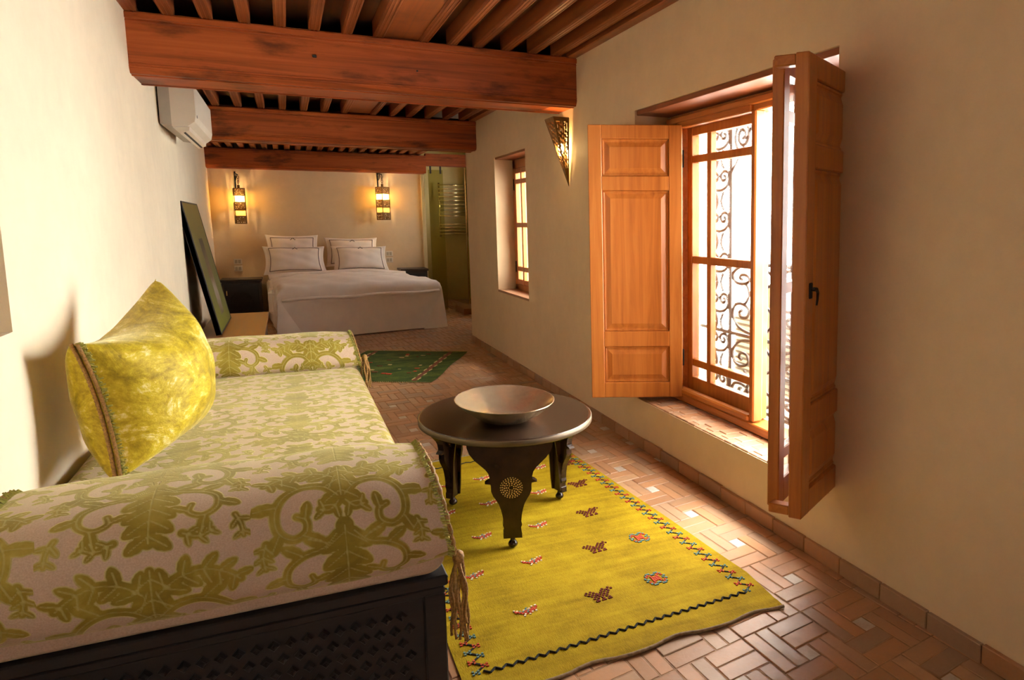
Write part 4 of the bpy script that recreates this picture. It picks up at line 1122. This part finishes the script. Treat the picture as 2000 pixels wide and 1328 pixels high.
# ------------------------------------------------------------------ lanterns by the bed, cone wall lamp
def pierced(mb, fn, u0, u1, v0, v1, nu, nv, keep):
    du, dv = (u1-u0)/nu, (v1-v0)/nv
    for i in range(nu):
        for j in range(nv):
            if keep(i, j): mb.prism([(u0+i*du, v0+j*dv), (u0+(i+1)*du, v0+j*dv), (u0+(i+1)*du, v0+(j+1)*dv), (u0+i*du, v0+(j+1)*dv)], fn, -.001, .001)
def lantern(x, y, ztop, rot, label):
    e = empty('wall_lantern', (x, y, ztop-.52)); tag(e, label, 'lamp')
    a = .070; h = .52; z0 = ztop - h
    mt = Matrix.Translation((x, y, 0)) @ Matrix.Rotation(rot, 4, 'Z')
    fr = MB(); bands = [0, .11, .205, .315, .415, h]
    for sx in (-1, 1):
        for sy in (-1, 1): fr.box((sx*a-.006, sy*a-.006, z0), (sx*a+.006, sy*a+.006, ztop), mt, .001)
    for b in bands:
        z = z0 + b
        for s in (-1, 1):
            fr.box((-a, s*a-.005, z-.005), (a, s*a+.005, z+.005), mt); fr.box((s*a-.005, -a, z-.005), (s*a+.005, a, z+.005), mt)
    fr.build('frame', M['lantern_metal'], e)
    for s in range(4):
        ms = mt @ Matrix.Rotation(s*PI/2, 4, 'Z')
        fn = lambda u, v, d, ms=ms: tuple(ms @ Vector((u, -a+d, v)))
        for b0, b1 in ((0, .11), (.205, .315), (.415, h)):
            pm = MB(); r_ = random.Random(s*7+int(b0*100)); pierced(pm, fn, -a, a, z0+b0, z0+b1, 15, 9, lambda i, j: i % 2 == 0 and r_.random() < .75 or j % 2 == 0 and r_.random() < .8)
            pm.build('pierced_panel', M['lantern_metal'], e)
        for b0, b1 in ((.11, .205), (.315, .415)):
            MB().box((-a, -a-.001, z0+b0), (a, -a+.001, z0+b1), ms).build('glass_pane', M['lamp_glass'], e)
    rf = MB(); rf.box((-a, -a, ztop-.004), (a, a, ztop+.004), mt); rf.tube([(x, y, ztop), (x, y, ztop+.05)], .018, 10); rf.build('cap', M['lantern_metal'], e)
    ch = MB()
    for k in range(4):
        cz = ztop + .06 + k*.035; pl = (k % 2)
        ch.tube([(x + (.012*math.cos(b) if pl else 0), y + (0 if pl else .012*math.cos(b)), cz + .021*math.sin(b)) for b in np.linspace(0, 2*PI, 14)], .004, 6, False)
    ch.build('chain', M['lantern_metal'], e)
    bk = MB(); zb = ztop + .20
    bk.box((x-.055, YB-.014, ztop-.0), (x-.035, YB+.002, zb+.06), None, .003)
    bk.tube([(x-.045, YB-.01, zb), (x-.03, (y+YB)/2, zb+.025), (x, y, zb)], .008, 8)
    bk.tube([(x-.045, YB-.01, zb-.10), (x-.03, (y+YB)/2+.02, zb-.06), (x-.02, (y+YB)/2, zb+.01)], .006, 8)
    bk.build('bracket', M['black_iron'], e)
    zbulb = z0 + .375
    MB().lathe([(.004, .045), (.018, .035), (.025, .012), (.024, -.008), (.013, -.03), (.012, -.05)], (x, y, zbulb), 16).build('bulb', M['bulb'], e, True)
    ld = bpy.data.lights.new('lantern_light', 'POINT'); ld.energy = 150; ld.color = (1.0, .66, .30); ld.shadow_soft_size = .028
    lo = bpy.data.objects.new('lantern_light', ld); col.objects.link(lo); lo.location = (x, y, zbulb); place(lo, e)
lantern(-.585, 13.30, 2.0, 0.12, 'pierced brass lantern hanging above the nightstand by the painting')
lantern(1.415, 13.30, 2.06, .60, 'pierced brass lantern hanging on the shower side of the bed')

sc = empty('cone_wall_lamp', (XR, 5.86, 1.78)); tag(sc, 'pointed pierced brass wall lamp glowing below the large beam', 'lamp')
ya, yb, xp, zt, tip = 5.775, 5.985, 1.868, 2.305, Vector((XR-.006, 5.868, 1.785))
top = [Vector((XR-.004, ya, zt)), Vector((xp, ya, zt)), Vector((xp, yb, zt)), Vector((XR-.004, yb, zt))]
top[0].x = XR - .028; bodyp = MB(); rims = MB()
for k in range(3):
    p, q = top[k], top[k+1]; n_ = (q-p).cross(tip-p).normalized()
    nu, nv = (18, 56)
    r_ = random.Random(k+3)
    for j in range(nv):
        for i in range(nu):
            t0, t1 = j/nv, (j+1)/nv; 
            def pt_(s, t): return p.lerp(q, s).lerp(tip, t)
            border = i in (0, 1, nu-1, nu-2) or t0 < .05 or t0 > .72
            swirl = math.sin(i*1.35+j*.55)*math.cos(i*.6-j*.85) + .35*r_.uniform(-1, 1)
            if not border and swirl > .12: continue
            vs = [pt_(i/nu, t0), pt_((i+1)/nu, t0), pt_((i+1)/nu, t1), pt_(i/nu, t1)]
            bodyp.add([tuple(v+n_*.0012) for v in vs] + [tuple(v-n_*.0012) for v in vs], [(0, 1, 2, 3), (7, 6, 5, 4), (0, 4, 5, 1), (1, 5, 6, 2), (2, 6, 7, 3), (3, 7, 4, 0)])
    rims.tube([tuple(p), tuple(tip)], [.004, .002], 6); rims.tube([tuple(p), tuple(q)], .004, 6)
rims.tube([tuple(top[3]), tuple(tip)], [.004, .002], 6)
bodyp.build('pierced_shade', M['lantern_metal'], sc); rims.build('rim', M['lantern_metal'], sc)
MB().lathe([(.004, .045), (.016, .035), (.022, .012), (.020, -.008), (.012, -.03), (.011, -.05)], (XR-.065, 5.872, 2.07), 16).build('bulb', M['bulb'], sc, True)
ld = bpy.data.lights.new('wall_lamp_light', 'POINT'); ld.energy = 45; ld.color = (1.0, .62, .24); ld.shadow_soft_size = .025
lo = bpy.data.objects.new('wall_lamp_light', ld); col.objects.link(lo); lo.location = (XR-.065, 5.872, 2.07); place(lo, sc)

# ------------------------------------------------------------------ air conditioner on the left wall
ac = empty('air_conditioner', (-.66, 7.64, 2.2)); tag(ac, 'white wall-mounted air conditioner under the large beam', 'air conditioner')
xw = -.772
MB().prism([(xw, 2.225), (-.70, 2.215), (-.70, 2.52), (xw, 2.52)], lambda a, b, d: (a, d, b), 6.91, 8.38).build('back_casing', M['plastic_dark'], ac)
MB().prism([(-.70, 2.21), (-.60, 2.215), (-.555, 2.25), (-.545, 2.30), (-.545, 2.52), (-.70, 2.52)], lambda a, b, d: (a, d, b), 6.905, 8.385).build('front_cover', M['plastic'], ac)
MB().prism([(-.70, 2.205), (-.655, 2.165), (-.60, 2.19), (-.595, 2.22), (-.70, 2.222)], lambda a, b, d: (a, d, b), 6.98, 8.36).build('louvre', M['plastic'], ac)
boxobj('slot', (-.640, 7.0, 2.172), (-.625, 8.33, 2.186), M['slot'], ac, .001)
boxobj('display', (-.5445, 6.99, 2.285), (-.542, 7.01, 2.305), M['slot'], ac, 0)

# ------------------------------------------------------------------ wash room behind: glass, radiator, kerb
gp = empty('shower_screen', (2.25, 13.3, 0)); tag(gp, 'greenish glass shower panel hung beside the bed wall', 'glass screen')
boxobj('glass_pane', (2.13, 13.285, .02), (2.365, 13.30, 2.36), M['green_glass'], gp, 0)
for x in (2.17, 2.33): boxobj('hanger', (x-.012, 13.27, 2.30), (x+.012, 13.315, 2.50), M['iron'], gp, .003)
g2 = empty('shower_screen', (2.8, 13.3, 0)); tag(g2, 'narrow glass shower panel at the end of the window wall', 'glass screen')
boxobj('glass_pane', (2.725, 13.285, .10), (3.15, 13.30, 2.42), M['green_glass'], g2, 0)
boxobj('edge_profile', (2.715, 13.28, .10), (2.73, 13.305, 2.42), M['brass'], g2, .001)
kb = tag(boxobj('stone_kerb', (2.48, 12.55, 0), (3.15, 13.25, .10), M['brick_field'], None, .006), 'low brick kerb at the foot of the narrow shower glass', 'kerb', kind='structure')
rd = empty('towel_radiator', (2.8, 15.05, 1.2)); tag(rd, 'gilt ladder towel radiator on the olive wall behind the shower glass', 'radiator')
for x in (2.60, 3.12): MB().tube([(x, 15.08, 1.22), (x, 15.08, 2.24)], .018, 10).build('upright', M['chrome'], rd, True)
for z in list(np.linspace(1.28, 1.46, 4)) + list(np.linspace(1.62, 2.20, 9)):
    MB().tube([(2.58, 15.065, z), (3.14, 15.065, z)], .014, 10).build('rung', M['chrome'], rd, True)

for o in scene.objects:
    if '_w' in o: del o['_w']
